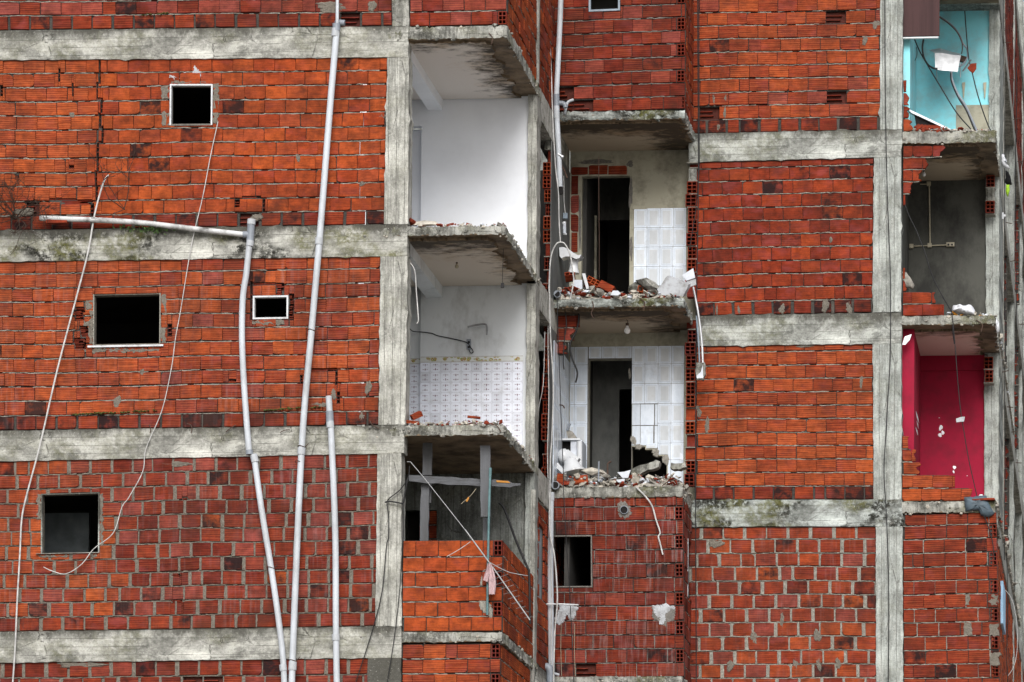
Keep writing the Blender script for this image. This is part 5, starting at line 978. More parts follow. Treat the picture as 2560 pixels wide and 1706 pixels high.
heap('crumbs of brick and plaster along the edge of the kitchen floor', U(1018, 1060, 0).x, XA - .04, .03, .6, LS[2][0], 420, .07, ('redrub', 'plrub', 'plrub', 'greyrub', 'redrub'), .06)
heap('crumbs along the side edge of the kitchen floor slab', XA - .25, XA - .02, .3, 2.9, LS[2][0], 130, .05, ('redrub', 'plrub', 'plrub', 'tilew'), .05)
heap('brick and tile debris heaped in the upper middle room', XA + .05, XM - .1, YM + .05, YM + 1.2, MS[1][0], 800, .15, RM + ('greyrub', 'plrub'), .10, 1.3, lambda f: 1.5 - f)
heap('brick and tile debris heaped in the tiled middle room', XA + .05, XM - .1, YM + .04, YM + 1.2, MS[2][0], 1000, .20, RM + ('plrub', 'greyrub'), .10, 1.2)
heap('splinters of plaster spilling over the torn corner of the middle slab', XM - .25, XM - .0, YM + .05, YR, MS[2][0], 90, .10, ('plrub', 'plrub', 'greyrub'), .08)
heap('roof tile splinters and plaster crumbs on the turquoise room floor', XR + .12, XC - .1, YR + .03, YR + .4, RS[0][0], 150, .07, ('redrub', 'redrub', 'plrub', 'greyrub'), .09, 1, lambda f: 1.4 - f)
heap('plaster crumbs and scraps on the grey room floor', XR + .66, XC - .03, YR + .03, YR + .5, RS[1][0], 90, .05, ('plrub', 'plrub', 'tilew', 'orange', 'greyrub'), .06)
heap('brick crumbs on the crimson room floor', XR + .9, XC - .06, YR + .03, YR + .4, RS[2][0], 80, .04, ('redrub', 'plrub', 'redrub'), .06)
heap('debris caught along the side ledges of the building', XC - .2, XC + .03, YR + .5, 16, RS[1][0], 160, .1, ('plrub', 'greyrub', 'tilew'), .09); heap('debris caught along the lower side ledges', XC - .2, XC + .04, YR + .5, 20, RS[2][0], 220, .14, ('plrub', 'greyrub', 'redrub'), .10)
def brick_block(label, u, v, y, rot, w=.26, h=.13, d=.13, mat='brick', ends=True):
    c = U(u, v, y); P_ = Panel((-w / 2, 0, h / 2), (w / 2, 0, h / 2), (w / 2, 0, -h / 2), (-w / 2, 0, -h / 2)); mb = MB(); t = (rnd.uniform(.4, .7), .95, .6, 0)
    if ends: P_.hollow(mb, (0, 0, w, h), t, 'brick', max(2, int(w / .06)), max(1, int(h / .06)), d)
    else: P_.slab(mb, (0, 0, w, h), 0, -d, 'brick', t)
    R_ = Matrix.Rotation(rot[2], 3, 'Z') @ Matrix.Rotation(rot[1], 3, 'Y') @ Matrix.Rotation(rot[0], 3, 'X'); mb.v = [tuple(R_ @ Vector(p) + c) for p in mb.v]
    return mb.build('hollow_brick', None, label, 'brick', 'loose bricks in the rubble')
brick_block('hollow brick lying with its square holes up in the middle of the upper rubble', 1484, 704, YM + .35, (-.5, .45, .2), .22, .13)
brick_block('cracked hollow brick tumbled right of the one with square holes', 1515, 716, YM + .25, (-.3, .5, -.3), .26, .12, .12, ends=False)
brick_block('hollow brick piece with three holes near the washbasin', 1424, 684, YM + .5, (-.6, -.15, .1), .16, .08)
brick_block('ribbed red brick lying flat on the edge of the lower rubble', 1452, 1198, YM + .08, (-.5, -.12, .1), .22, .15, .12, ends=False)
brick_block('dark hollow brick under the pale slab piece', 1607, 723, YM + .3, (0, .1, .2), .16, .10)
brick_block('upright brick stump beside the pipe stub in the lower rubble', 1400, 1200, YM + .05, (0, .1, .2), .1, .2, .1, ends=False)
brick_block('orange brick shard on the left corner of the kitchen floor', 1044, 1040, .2, (.3, -.5, .4), .16, .07, .1, ends=False)
brick_block('orange slab of brick lying on the kitchen floor edge', 1030, 1056, .1, (.2, .1, .1), .2, .045, .1, ends=False)
brick_block('dark brick fragment in the middle of the kitchen floor edge', 1185, 1043, .5, (.1, .08, .2), .19, .03, .1, ends=False)
brick_block('orange brick flake on the white room floor edge', 1172, 562, .15, (.2, .25, .2), .08, .04, .06, ends=False)
brick_block('second orange brick flake lying on the white room floor', 1124, 562, .2, (.2, -.25, .2), .13, .03, .06, ends=False)
mb = MB(); q = [U(u, v, YM + .1) for u, v in ((1643, 724), (1668, 690), (1672, 691), (1720, 711), (1718, 722), (1707, 742), (1655, 738))]; mb.prism(rough(q, .05, .006), (.03, .10, .03), 'wallpatch'); mb.build('plaster_slab', None, 'large pale slab piece leaning on the right of the upper rubble', 'slab piece')
mb = MB(); mb.rock(U(1624, 715, YM + .4), .26, 'conc_rub', (1.2, .7, .45)); mb.rock(U(1590, 722, YM + .4), .15, 'conc_rub', (1, .8, .6)); mb.build('concrete_chunk', None, 'rough concrete lump left of the pale slab piece', 'rubble piece')
mb = MB(); mb.rock(U(1635, 735, YM + .2), .13, 'black_and_shade', (1.1, .7, .8)); mb.build('black_lump', None, 'black crumpled lump under the pale slab piece', 'debris')
def flat(name, label, cat, px, y, mat, d=(0, .02, .0), j=0, group=None):
    mb = MB(); q = [U(p[0], p[1], p[2] if len(p) > 2 else y) for p in px]; mb.prism(rough(q, .06, j) if j else q, d, mat); return mb.build(name, None, label, cat, group)
flat('tile_shard', 'white tile shard lying at the front of the upper rubble', 'tile', ((1526, 738), (1532, 727), (1545, 727), (1552, 734), (1545, 739)), YM - .02, 'tilew')
flat('tile_shard', 'framed white tile stuck at an angle on the torn right slab corner', 'tile', ((1705, 688), (1733, 671), (1738, 695), (1716, 702)), YM + .5, 'tilew'); flat('tile_shard', 'grey tile back hanging under the framed tile at the slab corner', 'tile', ((1716, 703), (1740, 697), (1740, 711), (1722, 719)), YM + .52, 'wallpatch', j=.004)
flat('tile_shard', 'white tile piece standing beside the washbasin pedestal', 'tile', ((1434, 700), (1455, 700), (1456, 722), (1445, 725), (1434, 715)), YM + .2, 'tilew')
flat('tile_shard', 'long white tile strip leaning right of the washbasin', 'tile', ((1455, 684), (1463, 684), (1467, 700), (1473, 722), (1466, 723), (1460, 702)), YM + .25, 'porc')
for i, (q, lab) in enumerate(((((1543, 1181), (1560, 1180), (1577, 1175), (1570, 1195), (1556, 1195)), 'white tile shard lying before the tall doorway'), (((1540, 1200), (1562, 1197), (1560, 1207), (1545, 1206)), 'flat white tile shard low in the lower rubble'), (((1580, 1204), (1592, 1193), (1597, 1196), (1590, 1206)), 'curled white tile shard in the lower rubble'), (((1604, 1211), (1620, 1197), (1628, 1203), (1622, 1208)), 'white tile shard pointing up near the front of the lower rubble'), (((1697, 1149), (1702, 1130), (1708, 1140), (1708, 1150)), 'broken tile tip standing at the right end of the tiled wall'))): flat('tile_shard', lab, 'tile', q, YM + .12, 'tilew')
mb = MB(); mb.prism(rough([U(u, v, YM + .5) for u, v in ((1576, 1186), (1580, 1172), (1610, 1162), (1640, 1150), (1650, 1154), (1646, 1166), (1612, 1178), (1590, 1192))], .05, .01), (0, .2, 0), 'conc_rub'); mb.build('concrete_chunk', None, 'long grey broken concrete beam piece in front of the wall hole', 'rubble piece')
mb = MB(); mb.prism(rough([U(u, v, YM + .5) for u, v in ((1676, 1170), (1678, 1158), (1712, 1156), (1716, 1168), (1700, 1174))], .05, .01), (0, .2, 0), 'conc_rub'); mb.build('concrete_chunk', None, 'squat grey concrete block below the right end of the tiled wall', 'rubble piece')
mb = MB(); mb.rock(U(1480, 1180, YM + .5), .22, 'plrub', (1.3, .7, .3)); mb.build('plaster_lump', None, 'pale flat plaster lump left of the two standing pipes', 'rubble piece')
mb = MB(); mb.rock(U(1060, 560, .2), .16, 'plrub', (1.6, .6, .35)); mb.rock(U(1032, 556, .2), .12, 'redrub', (1.3, .6, .4)); mb.build('plaster_lump', None, 'plaster and brick lump in the left corner of the white room floor', 'rubble piece')
for pts, y, lab in (((( 1480, 752), (1484, 768), (1478, 784), (1484, 796)), YM - .02, 'bent rusty rebar hanging below the upper middle slab'), (((1655, 1216), (1668, 1206), (1690, 1200), (1706, 1207)), YM - .03, 'bent rusty rebar sticking out of the lower rubble at the right'), (((1600, 746), (1612, 757), (1609, 775)), YM - .02, 'short rebar stub under the black lump'), (((1222, 83), (1232, 96), (1228, 112)), -.02, 'rebar end curling out of the slab above the white room'), (((1210, 1068), (1226, 1060), (1243, 1066), (1252, 1080)), -.02, 'rebar end curling at the corner of the kitchen slab'), (((2440, 800), (2456, 812), (2452, 830)), YR - .02, 'rebar end hanging under the grey room slab')): tubething('rebar', lab, 'rebar', pts, y, 2.6, 'rust', 6, 4, 'bent rebar at the broken slabs')
# ------------------------------------------------------------------ loggia with props and antenna
def plank(name, label, px, y, d, mat, root=None, cat='plank', grp='grey timber props in the loggia'): 
    mb = MB(); mb.prism(rough([U(u, v, y) for u, v in px], .12, .003), (0, d, 0), mat); return mb.build(name, None, label, cat, grp)
plank('timber_prop', 'grey timber prop standing left, its upper part under the slab', ((1057, 1106), (1080, 1108), (1079, 1188), (1056, 1188)), .55, .05, 'wood')
plank('timber_prop', 'lower grey timber prop at the left of the loggia, below the cross plank', ((1052, 1209), (1073, 1210), (1070, 1356), (1050, 1356)), .5, .05, 'wood')
plank('timber_prop', 'short dark board end behind the lower left prop', ((1073, 1209), (1079, 1209), (1077, 1258), (1070, 1257)), .58, .04, 'wood')
plank('timber_prop', 'broad grey timber prop hanging at the right of the loggia', ((1200, 1115), (1225, 1114), (1226, 1292), (1202, 1292)), .3, .05, 'wood'); plank('timber_prop', 'dark lower stub of the broad right prop', ((1208, 1295), (1220, 1295), (1218, 1352), (1207, 1352)), .6, .05, 'wood')
plank('cross_plank', 'grey plank nailed horizontally across the props', ((1022, 1188), (1110, 1192), (1200, 1198), (1228, 1200), (1228, 1214), (1195, 1215), (1120, 1212), (1022, 1203)), .4, .05, 'woodh')
mb = MB(); mb.prism(rough([U(u, v, .45) for u, v in ((1228, 1200), (1272, 1202), (1280, 1208), (1300, 1209), (1301, 1214), (1275, 1218), (1228, 1216))], .05, .006), (0, .04, 0), 'woodh'); mb.prism([U(u, v, .44) for u, v in ((1240, 1201), (1270, 1203), (1276, 1208), (1242, 1206))], (0, .02, 0), 'orange'); mb.build('split_plank', None, 'split end of plank with yellow paint beyond the broad prop', 'plank')
po = thing('antenna_mast', 'teal grey steel mast tied in front of the brick parapet', 'mast', U(1218, 1537, -.06)); part_tube(po, 'pole', ((1226, 1170), (1223, 1260), (1220, 1400), (1218, 1538)), -.07, 6.2, 'teal', 10); part_tube(po, 'sleeve', ((1226, 1172), (1225, 1192)), -.07, 7.6, 'teal', 10)
an = thing('antenna', 'old aluminium antenna boom slanting across the loggia and parapet', 'antenna', U(1325, 1550, -.1)); y1 = -.12
part_tube(an, 'boom', ((1018, 1155), (1026, 1155), (1060, 1195), (1165, 1328)), y1, 2.2, 'alu', 8); part_tube(an, 'boom', ((1163, 1325), (1240, 1430), (1325, 1551)), y1, 3.8, 'alu', 8)
for i in range(11):
    t_ = i / 10; u, v = 1232 + (1320 - 1232) * t_, 1418 + (1544 - 1418) * t_; L = 24 - 16 * t_; mb = MB(); c = U(u, v, y1); dx = L / 174
    mb.tube([c + Vector((-dx * .9, -.08, -dx * .45)), c, c + Vector((dx * .9, .08, dx * .45))], .003, 'alu', 5); mb.build('element', an)
tubething('antenna_rod', 'loose thin aluminium rod crossing the antenna boom', 'rod', ((1220, 1404), (1245, 1418), (1275, 1432), (1320, 1440)), -.16, 2, 'alu', 5, 2); tubething('antenna_rod', 'thin pale rod lying over the top of the parapet bricks', 'rod', ((1117, 1392), (1150, 1373), (1176, 1355)), -.08, 1.8, 'cablew', 5, 2)
mb = MB()
def drape(px0, px1, y, drop, mat, n=9, m=8, fold=.03, name='', label='', cat='cloth', ragged=.2):
    mb = MB(); a, b = U(*px0, y), U(*px1, y); vs = []
    for i in range(n):
        f = i / (n - 1); p = a + (b - a) * f; L = drop * (1 + ragged * math.sin(f * 9 + 1))
        for j in range(m):
            g = j / (m - 1); vs.append(p + Vector((fold * .6 * math.sin(f * 13 + g * 2) * g, -fold * math.sin(f * 15 + g) * (.3 + g), -L * g)))
    F = [(i * m + j, i * m + j + 1, (i + 1) * m + j + 1, (i + 1) * m + j) for i in range(n - 1) for j in range(m - 1)]
    mb.mesh(vs + [v + Vector((0, .008, 0)) for v in vs], F + [tuple(n * m + k for k in f[::-1]) for f in F], mat, True); return mb.build(name, None, label, cat)
cl = thing('hanging_cloth', 'pale pink rag hung over the teal mast on the parapet', 'cloth', U(1225, 1487, -.2))
def drape_part(px, y, mat, seed):
    R_ = random.Random(seed); mb = MB(); L = [U(u, v, y) for u, v in px[0]]; Rr = [U(u, v, y) for u, v in px[1]]; n = 8; vs = []
    for a, b in zip(smooth_path(L, 3), smooth_path(Rr, 3)):
        for k in range(n): f = k / (n - 1); vs.append(a + (b - a) * f + Vector((0, .035 * math.sin(f * 14 + R_.uniform(-.4, .4)), 0)))
    m = len(vs) // n; F = [(i * n + j, (i + 1) * n + j, (i + 1) * n + j + 1, i * n + j + 1) for i in range(m - 1) for j in range(n - 1)]
    mb.mesh(vs + [v + Vector((0, .01, 0)) for v in vs], F + [tuple(m * n + k for k in f[::-1]) for f in F], mat, True); return mb
drape_part((((1220, 1409), (1213, 1432), (1207, 1450)), ((1224, 1410), (1226, 1435), (1220, 1456))), -.14, 'cloth', 1).build('left_fold', cl); drape_part((((1222, 1409), (1222, 1440), (1222, 1486)), ((1228, 1410), (1239, 1450), (1236, 1486))), -.16, 'cloth', 2).build('right_fold', cl)
tubething('black_bar', 'black tubular bar leaning behind the side parapet of the loggia', 'bar', ((1248, 1258), (1262, 1275), (1290, 1352), (1318, 1418), (1323, 1440), (1325, 1560)), 1.7, 6, 'cableb', 8, 3)
flat('dry_leaf', 'small orange scrap caught on a thread in the loggia', 'scrap', ((1164, 1253), (1170, 1242), (1173, 1246), (1168, 1255)), .4, 'orange'); tubething('thread', 'thin twisted thread holding the orange scrap', 'cord', ((1153, 1260), (1167, 1248), (1180, 1236), (1190, 1222)), .41, 1.4, 'cream', 4, 3)
# ------------------------------------------------------------------ right corner rooms
cb = thing('wooden_board', 'dark wood veneer board with a white lower edge hanging in the turquoise room', 'board', U(2300, 98, YR + .15))
mb = MB(); a, b = U(2256, 92, YR + .15), U(2349, -40, YR + .15); mb.box((a.x, YR + .13, a.z), (b.x, YR + .17, b.z), 'darkwood'); mb.build('panel', cb); mb = MB(); a, b = U(2256, 98, YR + .15), U(2346, 93, YR + .15); mb.box((a.x, YR + .12, a.z), (b.x, YR + .18, b.z), 'porc'); mb.build('edge_strip', cb)
ms = thing('metal_sheet', 'crumpled bare metal sheet draped over a bracket on the turquoise wall', 'metal sheet', U(2368, 180, YC - .7)); y_ = YC - .7
mb = MB(); top = [U(u, v, y_) for u, v in ((2337, 133), (2355, 133), (2378, 137), (2402, 139))]; bot = [U(u, v, y_ - .1) for u, v in ((2338, 174), (2356, 177), (2375, 178), (2394, 180))]; bk = [U(u, v, y_ + .3) for u, v in ((2322, 125), (2350, 121), (2380, 130), (2400, 134))]
mb.mesh(bk + top + bot + [p + Vector((0, .01, 0)) for p in bk + top + bot], [(4 * r + i, 4 * r + i + 4, 4 * r + i + 5, 4 * r + i + 1) for r in (0, 1) for i in range(3)] + [(12 + 4 * r + i + 1, 12 + 4 * r + i + 5, 12 + 4 * r + i + 4, 12 + 4 * r + i) for r in (0, 1) for i in range(3)], 'steel', False); mb.build('sheet', ms)
mb = MB(); mb.prism([U(u, v, y_ + .2) for u, v in ((2398, 137), (2416, 142), (2412, 155), (2396, 150))], (0, .1, 0), 'rust'); mb.build('bracket_plate', ms)
for u, v in ((2400, 194), (2341, 197)): part_tube(ms, 'bracket_leg', ((u, v - 40), (u + 1, v)), YC - .2, 2.6, 'steel', 6)
tubething('conduit', 'bundle of grey conduits falling from the metal sheet to the turquoise room floor', 'conduit', ((2378, 180), (2380, 200), (2394, 235), (2412, 262), (2430, 300), (2444, 332)), YC - 1.0, 6, 'pvcgrey', 8); tubething('black_cable', 'black cable running beside the grey conduits in the turquoise room', 'cable', ((2377, 182), (2379, 205), (2396, 245), (2415, 275), (2432, 315), (2440, 332)), YC - 1.05, 4, 'cableb', 7)
tubething('conduit', 'rusty curved conduit arching from the veneer board round the metal sheet', 'conduit', ((2346, 40), (2368, 54), (2388, 72), (2402, 95), (2408, 110), (2417, 122), (2419, 140), (2412, 156), (2398, 168)), YC - .6, 4.2, 'pvcgrey', 8); tubething('conduit', 'second thin conduit inside the arching one', 'conduit', ((2346, 42), (2370, 58), (2392, 80), (2404, 104), (2406, 120), (2404, 135)), YC - .62, 3, 'rust', 7)
tubething('black_cable', 'thick black cable looping from the veneer board under the metal sheet', 'cable', ((2309, 98), (2306, 120), (2310, 145), (2320, 162), (2334, 171), (2344, 172)), YC - .8, 4.5, 'cableb', 8); tubething('black_cable', 'long black cable slanting down across the turquoise room', 'cable', ((2286, 98), (2300, 130), (2320, 165), (2350, 215), (2390, 280), (2427, 323)), YC - 1.2, 3.2, 'cableb', 7)
tubething('black_cable', 'black cable hanging from the dark ceiling past the roof tile fragment', 'cable', ((2412, 28), (2415, 70), (2421, 140), (2430, 180), (2445, 240), (2465, 300), (2479, 332)), YC - .9, 3, 'cableb', 7); tubething('thin_cable', 'faint wire in the left corner of the turquoise room', 'wire', ((2254, 218), (2278, 170), (2292, 140), (2291, 118)), YC - .5, 1.8, 'cableb', 5)
flat('roof_tile', 'rusty brown tile fragment snagged on the black cable', 'tile', ((2418, 170), (2428, 160), (2441, 158), (2440, 172), (2433, 183), (2424, 178)), YC - .92, 'redrub', j=.004); flat('wood_splinter', 'grey wood splinter beside the brown tile fragment', 'splinter', ((2405, 178), (2427, 148), (2429, 150), (2420, 162), (2409, 178)), YC - .95, 'wood')
for u, lab in ((2409, 'left cream shelf bracket on the turquoise wall'), (2462, 'right cream shelf bracket on the turquoise wall')): flat('shelf_bracket', lab, 'bracket', ((u - 4, 207), (u + 4, 206), (u + 1, 245), (u - 1, 245)), YC - .03, 'cream', group='shelf brackets on the turquoise wall')
mb = MB(); mb.prism([U(u, v, YR + .25) for u, v in ((2270, 273), (2280, 277), (2335, 303), (2378, 324), (2372, 326), (2330, 306), (2278, 282))], (0, .12, 0), 'white'); mb.prism([U(u, v, YR + .3) for u, v in ((2285, 284), (2330, 306), (2372, 327), (2290, 312))], (0, .1, 0), 'black_and_shade'); mb.build('plaster_strip', None, 'sloping white plaster strip above the debris of the turquoise room', 'plaster piece')  # black wedge filled in below the white strip
for i in range(7): flat('roof_tile', ('curved red tile fragment', 'dark red tile flake', 'split red tile piece', 'thin red tile sliver', 'flat orange tile flake', 'small red tile corner', 'long red tile splinter')[i] + ' in the low pile left on the turquoise room floor', 'tile', ((2284 + i * 9, 318 - i), (2296 + i * 9, 310 + i * .8), (2306 + i * 9, 316 + i), (2298 + i * 9, 323)), YR + .1 + .02 * i, 'redrub', (0, .05, 0), .004, 'red tile fragments on the turquoise room floor')
def soft(name, label, cat, px, y, mat, d=.12, group=None):
    """a limp sheet: outline puffed towards the viewer"""
    q = [U(p[0], p[1], y) for p in px]; q = rough(q, .04, .006); n = len(q); c = sum(q, Vector()) / n; mb = MB(); r1 = [c + (p - c) * .72 + Vector((0, -d * rnd.uniform(.4, 1), rnd.uniform(-.015, .015))) for p in q]; r2 = [c + (p - c) * .35 + Vector((0, -d * rnd.uniform(.6, 1.2), rnd.uniform(-.02, .02))) for p in q]; bk = [p + Vector((0, .05, 0)) for p in q]
    mb.mesh(q + r1 + r2 + [c + Vector((0, -d, 0))] + bk, [(k, (k + 1) % n, n + (k + 1) % n, n + k) for k in range(n)] + [(n + k, n + (k + 1) % n, 2 * n + (k + 1) % n, 2 * n + k) for k in range(n)] + [(2 * n + k, 2 * n + (k + 1) % n, 3 * n) for k in range(n)] + [(3 * n + 1 + k, 3 * n + 1 + (k + 1) % n, (k + 1) % n, k) for k in range(n)], mat, True)
    return mb.build(name, None, label, cat, group)
soft('plastic_sheet', 'white plastic sheet lying at the edge of the grey room floor', 'plastic sheet', ((2379, 778), (2383, 764), (2400, 761), (2415, 765), (2427, 763), (2437, 776), (2440, 789), (2425, 789), (2400, 782)), YR + .06, 'sheet'); soft('plastic_sheet', 'white plastic hanging over the side edge below the grey room', 'plastic sheet', ((2484, 795), (2490, 795), (2499, 812), (2498, 828), (2492, 833), (2487, 815)), YR + .3, 'sheet', .05)
soft('plastic_sheet', 'white plastic scrap caught on the column above the black rag', 'plastic sheet', ((2500, 384), (2510, 386), (2517, 400), (2516, 410), (2525, 421), (2512, 421), (2502, 408)), YC + 1.2, 'sheet', .06); soft('black_rag', 'black rag hanging on the side of the corner column', 'rag', ((2514, 425), (2522, 430), (2530, 460), (2521, 462), (2513, 456)), YC + 1.9, 'blackcl', .05); soft('net_scrap', 'lime green netting hanging below the black rag', 'net', ((2515, 463), (2524, 462), (2523, 480), (2520, 492), (2515, 482)), YC + 1.9, 'lime', .03)
soft('cloth_scrap', 'white rag lying on the crimson room floor debris', 'rag', ((2444, 1243), (2450, 1236), (2457, 1237), (2459, 1244)), YR + .1, 'sheet', .04)
soft('tarpaulin', 'blue grey tarpaulin hanging crumpled over the slab corner under the crimson room', 'tarpaulin', ((2410, 1243), (2440, 1240), (2466, 1240), (2470, 1252), (2478, 1270), (2486, 1283), (2470, 1292), (2452, 1288), (2446, 1276), (2414, 1277)), YR - .03, 'tarp', .05)
flat('roof_tile', 'flat red tile resting on the tarpaulin at the slab corner', 'tile', ((2430, 1247), (2486, 1245), (2488, 1249), (2432, 1251)), YR - .08, 'redrub', (0, .2, 0), .003)
flat('plaster_flake', 'pale plaster flake torn loose at the top left of the crimson room', 'plaster piece', ((2256, 862), (2262, 842), (2279, 836), (2274, 850), (2263, 862)), YR + .1, 'white', (0, .02, 0), .003)
flat('plaster_flake', 'long pointed flap of ceiling plaster hanging in the crimson room', 'plaster piece', ((2262, 868), (2276, 850), (2284, 888), (2284, 925), (2276, 902)), YC - 1.2, 'wallpatch', (0, .02, 0), .002)
sk = thing('socket_strip', 'cream conduit run with boxes and a double socket on the grey room wall', 'electrical conduit', U(2325, 618, YC)); y_ = YC - .03
part_tube(sk, 'conduit', ((2323, 462), (2324, 540), (2325, 612)), y_, 4, 'cream', 8); part_tube(sk, 'conduit', ((2280, 616), (2366, 613)), y_, 3.2, 'cream', 8); part_tube(sk, 'conduit', ((2300, 461), (2320, 461)), y_, 3, 'cream', 8)
for u, v, s in ((2279, 616, 5), (2324, 614, 5), (2322, 460, 5)): mb = MB(); a, b = U(u - s, v + s, y_), U(u + s, v - s, y_); mb.box((a.x, y_ - .03, a.z), (b.x, YC, b.z), 'cream'); mb.build('junction_box', sk)
mb = MB(); a, b = U(2366, 617, y_), U(2386, 607, y_); mb.box((a.x, y_ - .03, a.z), (b.x, YC, b.z), 'cream'); so = mb.build('socket', sk)
for u in (2371, 2380): mb = MB(); q = U(u, 612, y_ - .034); mb.tube([q, q + Vector((0, .01, 0))], .018, 'cableb', 10); mb.build('outlet', so)
tubething('black_cable', 'black and white wire hanging down the grey room and over the slab', 'wire', ((2262, 512), (2275, 545), (2290, 575), (2300, 600), (2312, 630), (2327, 680), (2345, 720), (2370, 765), (2380, 785), (2382, 830), (2386, 860)), YR + .02, 3, 'cableb', 6)
tubething('black_cable', 'wire hanging down in front of the crimson wall with a tag', 'wire', ((2378, 772), (2383, 810), (2389, 880), (2395, 960), (2402, 1030), (2410, 1080), (2422, 1150), (2440, 1230), (2447, 1255), (2478, 1340), (2486, 1400)), YR - .03, 2.6, 'cableb', 6)
flat('paper_tag', 'small grey tag caught on the wire before the crimson wall', 'tag', ((2390, 1047), (2402, 1043), (2412, 1042), (2410, 1054), (2391, 1056)), YR - .05, 'wallpatch', (0, .015, 0))
soft('plastic_bag', 'crumpled grey plastic caught on the brick remains of the grey room', 'plastic bag', ((2255, 680), (2266, 682), (2278, 697), (2285, 712), (2283, 722), (2262, 716), (2256, 700)), YR + .06, 'greyrub', .03)
for i, (u, v0, v1, y, lab) in enumerate(((2511, -40, 800, 9.9, 'black cable down the outer edge of the corner column'), (2512, 760, 1400, 10.1, 'black cable beside the corner column at crimson room height'), (2540, 150, 900, 16.5, 'black cable on the second side column'), (2518, 1380, 1760, 11.5, 'black cable over the ridged side wall'))): tubething('black_cable', lab, 'cable', [(u + rnd.uniform(-1.5, 1.5), v0 + (v1 - v0) * k / 6) for k in range(7)], y, 2.2, 'cableb', 6)
tubething('thin_cable', 'pale wire bowing out from the ridged side wall', 'wire', ((2513, 1475), (2530, 1500), (2541, 1550), (2543, 1620), (2535, 1665), (2520, 1690)), 11, 1.6, 'cablew', 5)
cm = thing('insulator', 'small white cable clamp on the edge of the corner column', 'clamp', U(2507, 540, YC + 1.0)); part_tube(cm, 'body', ((2500, 542), (2514, 540)), YC + 1.2, 8, 'porc', 8); part_tube(cm, 'post', ((2507, 532), (2507, 548)), YC + 1.15, 5, 'porc', 8)
# reinforcement stubs along the side beams
for i in range(12):
    y = 9.5 + i * .9; z = (RS[1][0], RS[0][0] + 2.95, RS[0][0])[i % 3] - rnd.uniform(.05, .25); mb = MB(); mb.tube([Vector((XC - .05, y, z)), Vector((XC + .12, y, z + rnd.uniform(-.03, .05)))], .008, 'rust', 5); mb.build('rebar_stub', B)
# ------------------------------------------------------------------ plants
def shrub(label, u, v, n, L, spread, seed, y=-.05):
    R = random.Random(seed); mb = MB()
    def grow(p, d, l, r, lv):
        pts = [p]
        for k in range(5): d = (d + Vector((R.gauss(0, .22), R.gauss(0, .10), R.gauss(0, .2)))).normalized(); p = p + d * l / 5; p.y = min(p.y, .01); pts.append(p); 
        mb.tube(pts, [r * (1 - .12 * k) for k in range(6)], 'twig', 4)
        if lv:
            for k in range(R.randint(2, 4)): q = pts[R.randint(2, 5)]; grow(q, (d + Vector((R.gauss(0, .7), R.gauss(0, .3), R.gauss(0, .6)))).normalized(), l * R.uniform(.4, .7), r * .7, lv - 1)
    for i in range(n): grow(U(u + R.uniform(-6, 6), v, y), Vector((R.uniform(-1, 1) * spread, R.uniform(-.8, -.1), R.uniform(-.4, 1))).normalized(), L * R.uniform(.6, 1.1), R.uniform(.004, .008), 2)
    return mb.build('dry_shrub', None, label, 'dry plant')
shrub('tangled bare brown shrub growing at the left end of the mossy beam', 40, 548, 26, .55, 1.3, 2); shrub('sparse bare twigs rising against the brick wall right of the slanting cable', 308, 525, 4, .75, .35, 5); shrub('bare twigs rising above the broken bricks at the far left', 112, 520, 5, .5, .6, 6)
def weed(label, u0, u1, v, n, seed):
    R = random.Random(seed); mb = MB()
    for i in range(n):
        c = U(R.gauss((u0 + u1) / 2, (u1 - u0) / 4), v + R.gauss(0, 5), -.03 - R.uniform(0, .06)); r = R.uniform(.012, .035); d = Vector((R.gauss(0, 1), R.gauss(-.6, .6), R.gauss(.3, 1))).normalized(); s = d.cross(Vector((R.gauss(0, 1), R.gauss(0, 1), R.gauss(0, 1)))).normalized()
        mb.face([c, c + d * r + s * r * .5, c + d * r * 2, c + d * r - s * r * .5], 'leaf')
    return mb.build('weed', None, label, 'weed')
weed('small green leafy weed hanging from the mossy beam under the stained pipe', 330, 420, 572, 150, 1); weed('tiny green tuft in the crack beside the stained pipe', 290, 330, 571, 25, 2)
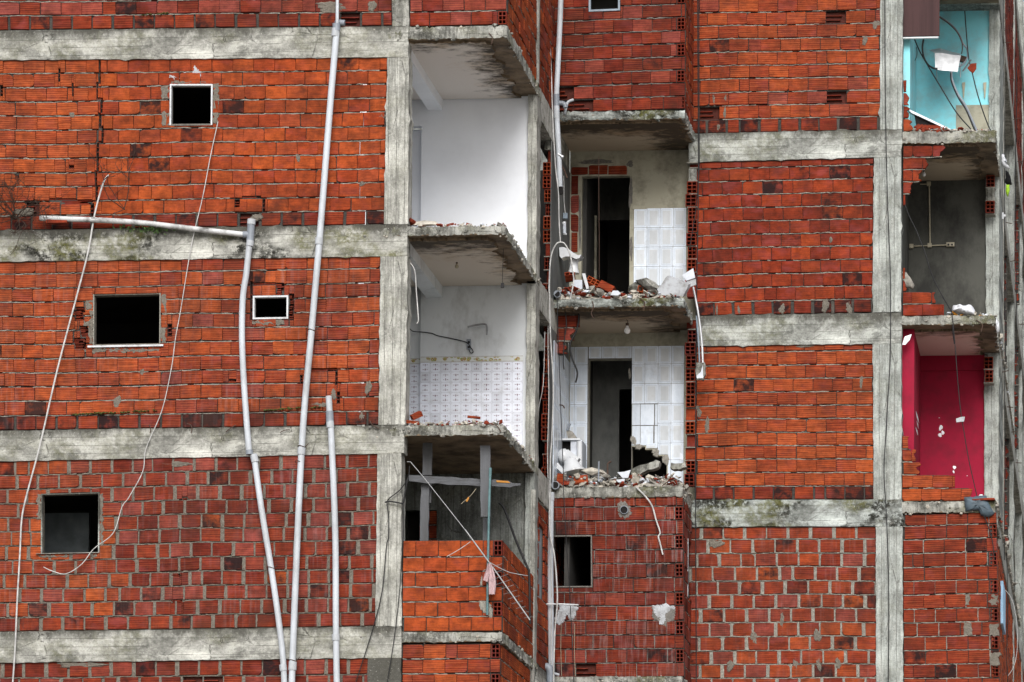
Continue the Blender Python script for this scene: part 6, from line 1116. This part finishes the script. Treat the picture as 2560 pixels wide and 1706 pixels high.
def mossline(label, px, y, n, seed):
    R = random.Random(seed); mb = MB()
    for i in range(n):
        k = R.randint(0, len(px) - 2); f = R.random(); u = px[k][0] + (px[k + 1][0] - px[k][0]) * f; v = px[k][1] + (px[k + 1][1] - px[k][1]) * f
        mb.rock(U(u, v + R.gauss(0, 1.2), y + R.uniform(-.01, .02)), R.uniform(.008, .024), 'moss', (1.4, .7, .5))
    return mb.build('moss', None, label, 'moss', None, 'stuff')
mossline('olive moss growing on the brick joint above the third beam', ((180, 1036), (260, 1033), (400, 1026)), -.0, 120, 3); mossline('olive moss on the bricks beside the short pipe', ((660, 1026), (720, 1022), (800, 1018)), .0, 60, 4); mossline('olive moss at the top left brick joint', ((355, 38), (420, 33)), .0, 30, 5)
# ------------------------------------------------------------------ light
w = bpy.data.worlds.new('World'); bpy.context.scene.world = w; w.use_nodes = True; nt = w.node_tree
sky = nt.nodes.new('ShaderNodeTexSky'); sky.sky_type = 'NISHITA'; sky.sun_disc = False
SUN_EL, SUN_AZ = math.radians(36), math.radians(172)   # azimuth from +y (north) clockwise; the facade faces south
sky.sun_elevation = SUN_EL; sky.sun_rotation = SUN_AZ; sky.dust_density = 4; sky.air_density = .8; sky.ozone_density = 1.5
hs = nt.nodes.new('ShaderNodeHueSaturation'); hs.inputs['Saturation'].default_value = .5; nt.links.new(sky.outputs[0], hs.inputs['Color']); nt.links.new(hs.outputs[0], nt.nodes['Background'].inputs['Color']); nt.nodes['Background'].inputs['Strength'].default_value = .085
ld = bpy.data.lights.new('sun', 'SUN'); lo = bpy.data.objects.new('sun', ld); C.objects.link(lo); ld.energy = 1.6; ld.angle = math.radians(34); ld.color = (1, .985, .96)
dirv = Vector((math.sin(SUN_AZ) * math.cos(SUN_EL), math.cos(SUN_AZ) * math.cos(SUN_EL), math.sin(SUN_EL))); lo.rotation_euler = dirv.to_track_quat('Z', 'Y').to_euler(); lo.location = (0, -20, 40)
vs = bpy.context.scene.view_settings; vs.view_transform = 'Standard'; vs.look = 'None'; vs.gamma = 1; vs.use_curve_mapping = False; vs.exposure = 0.9
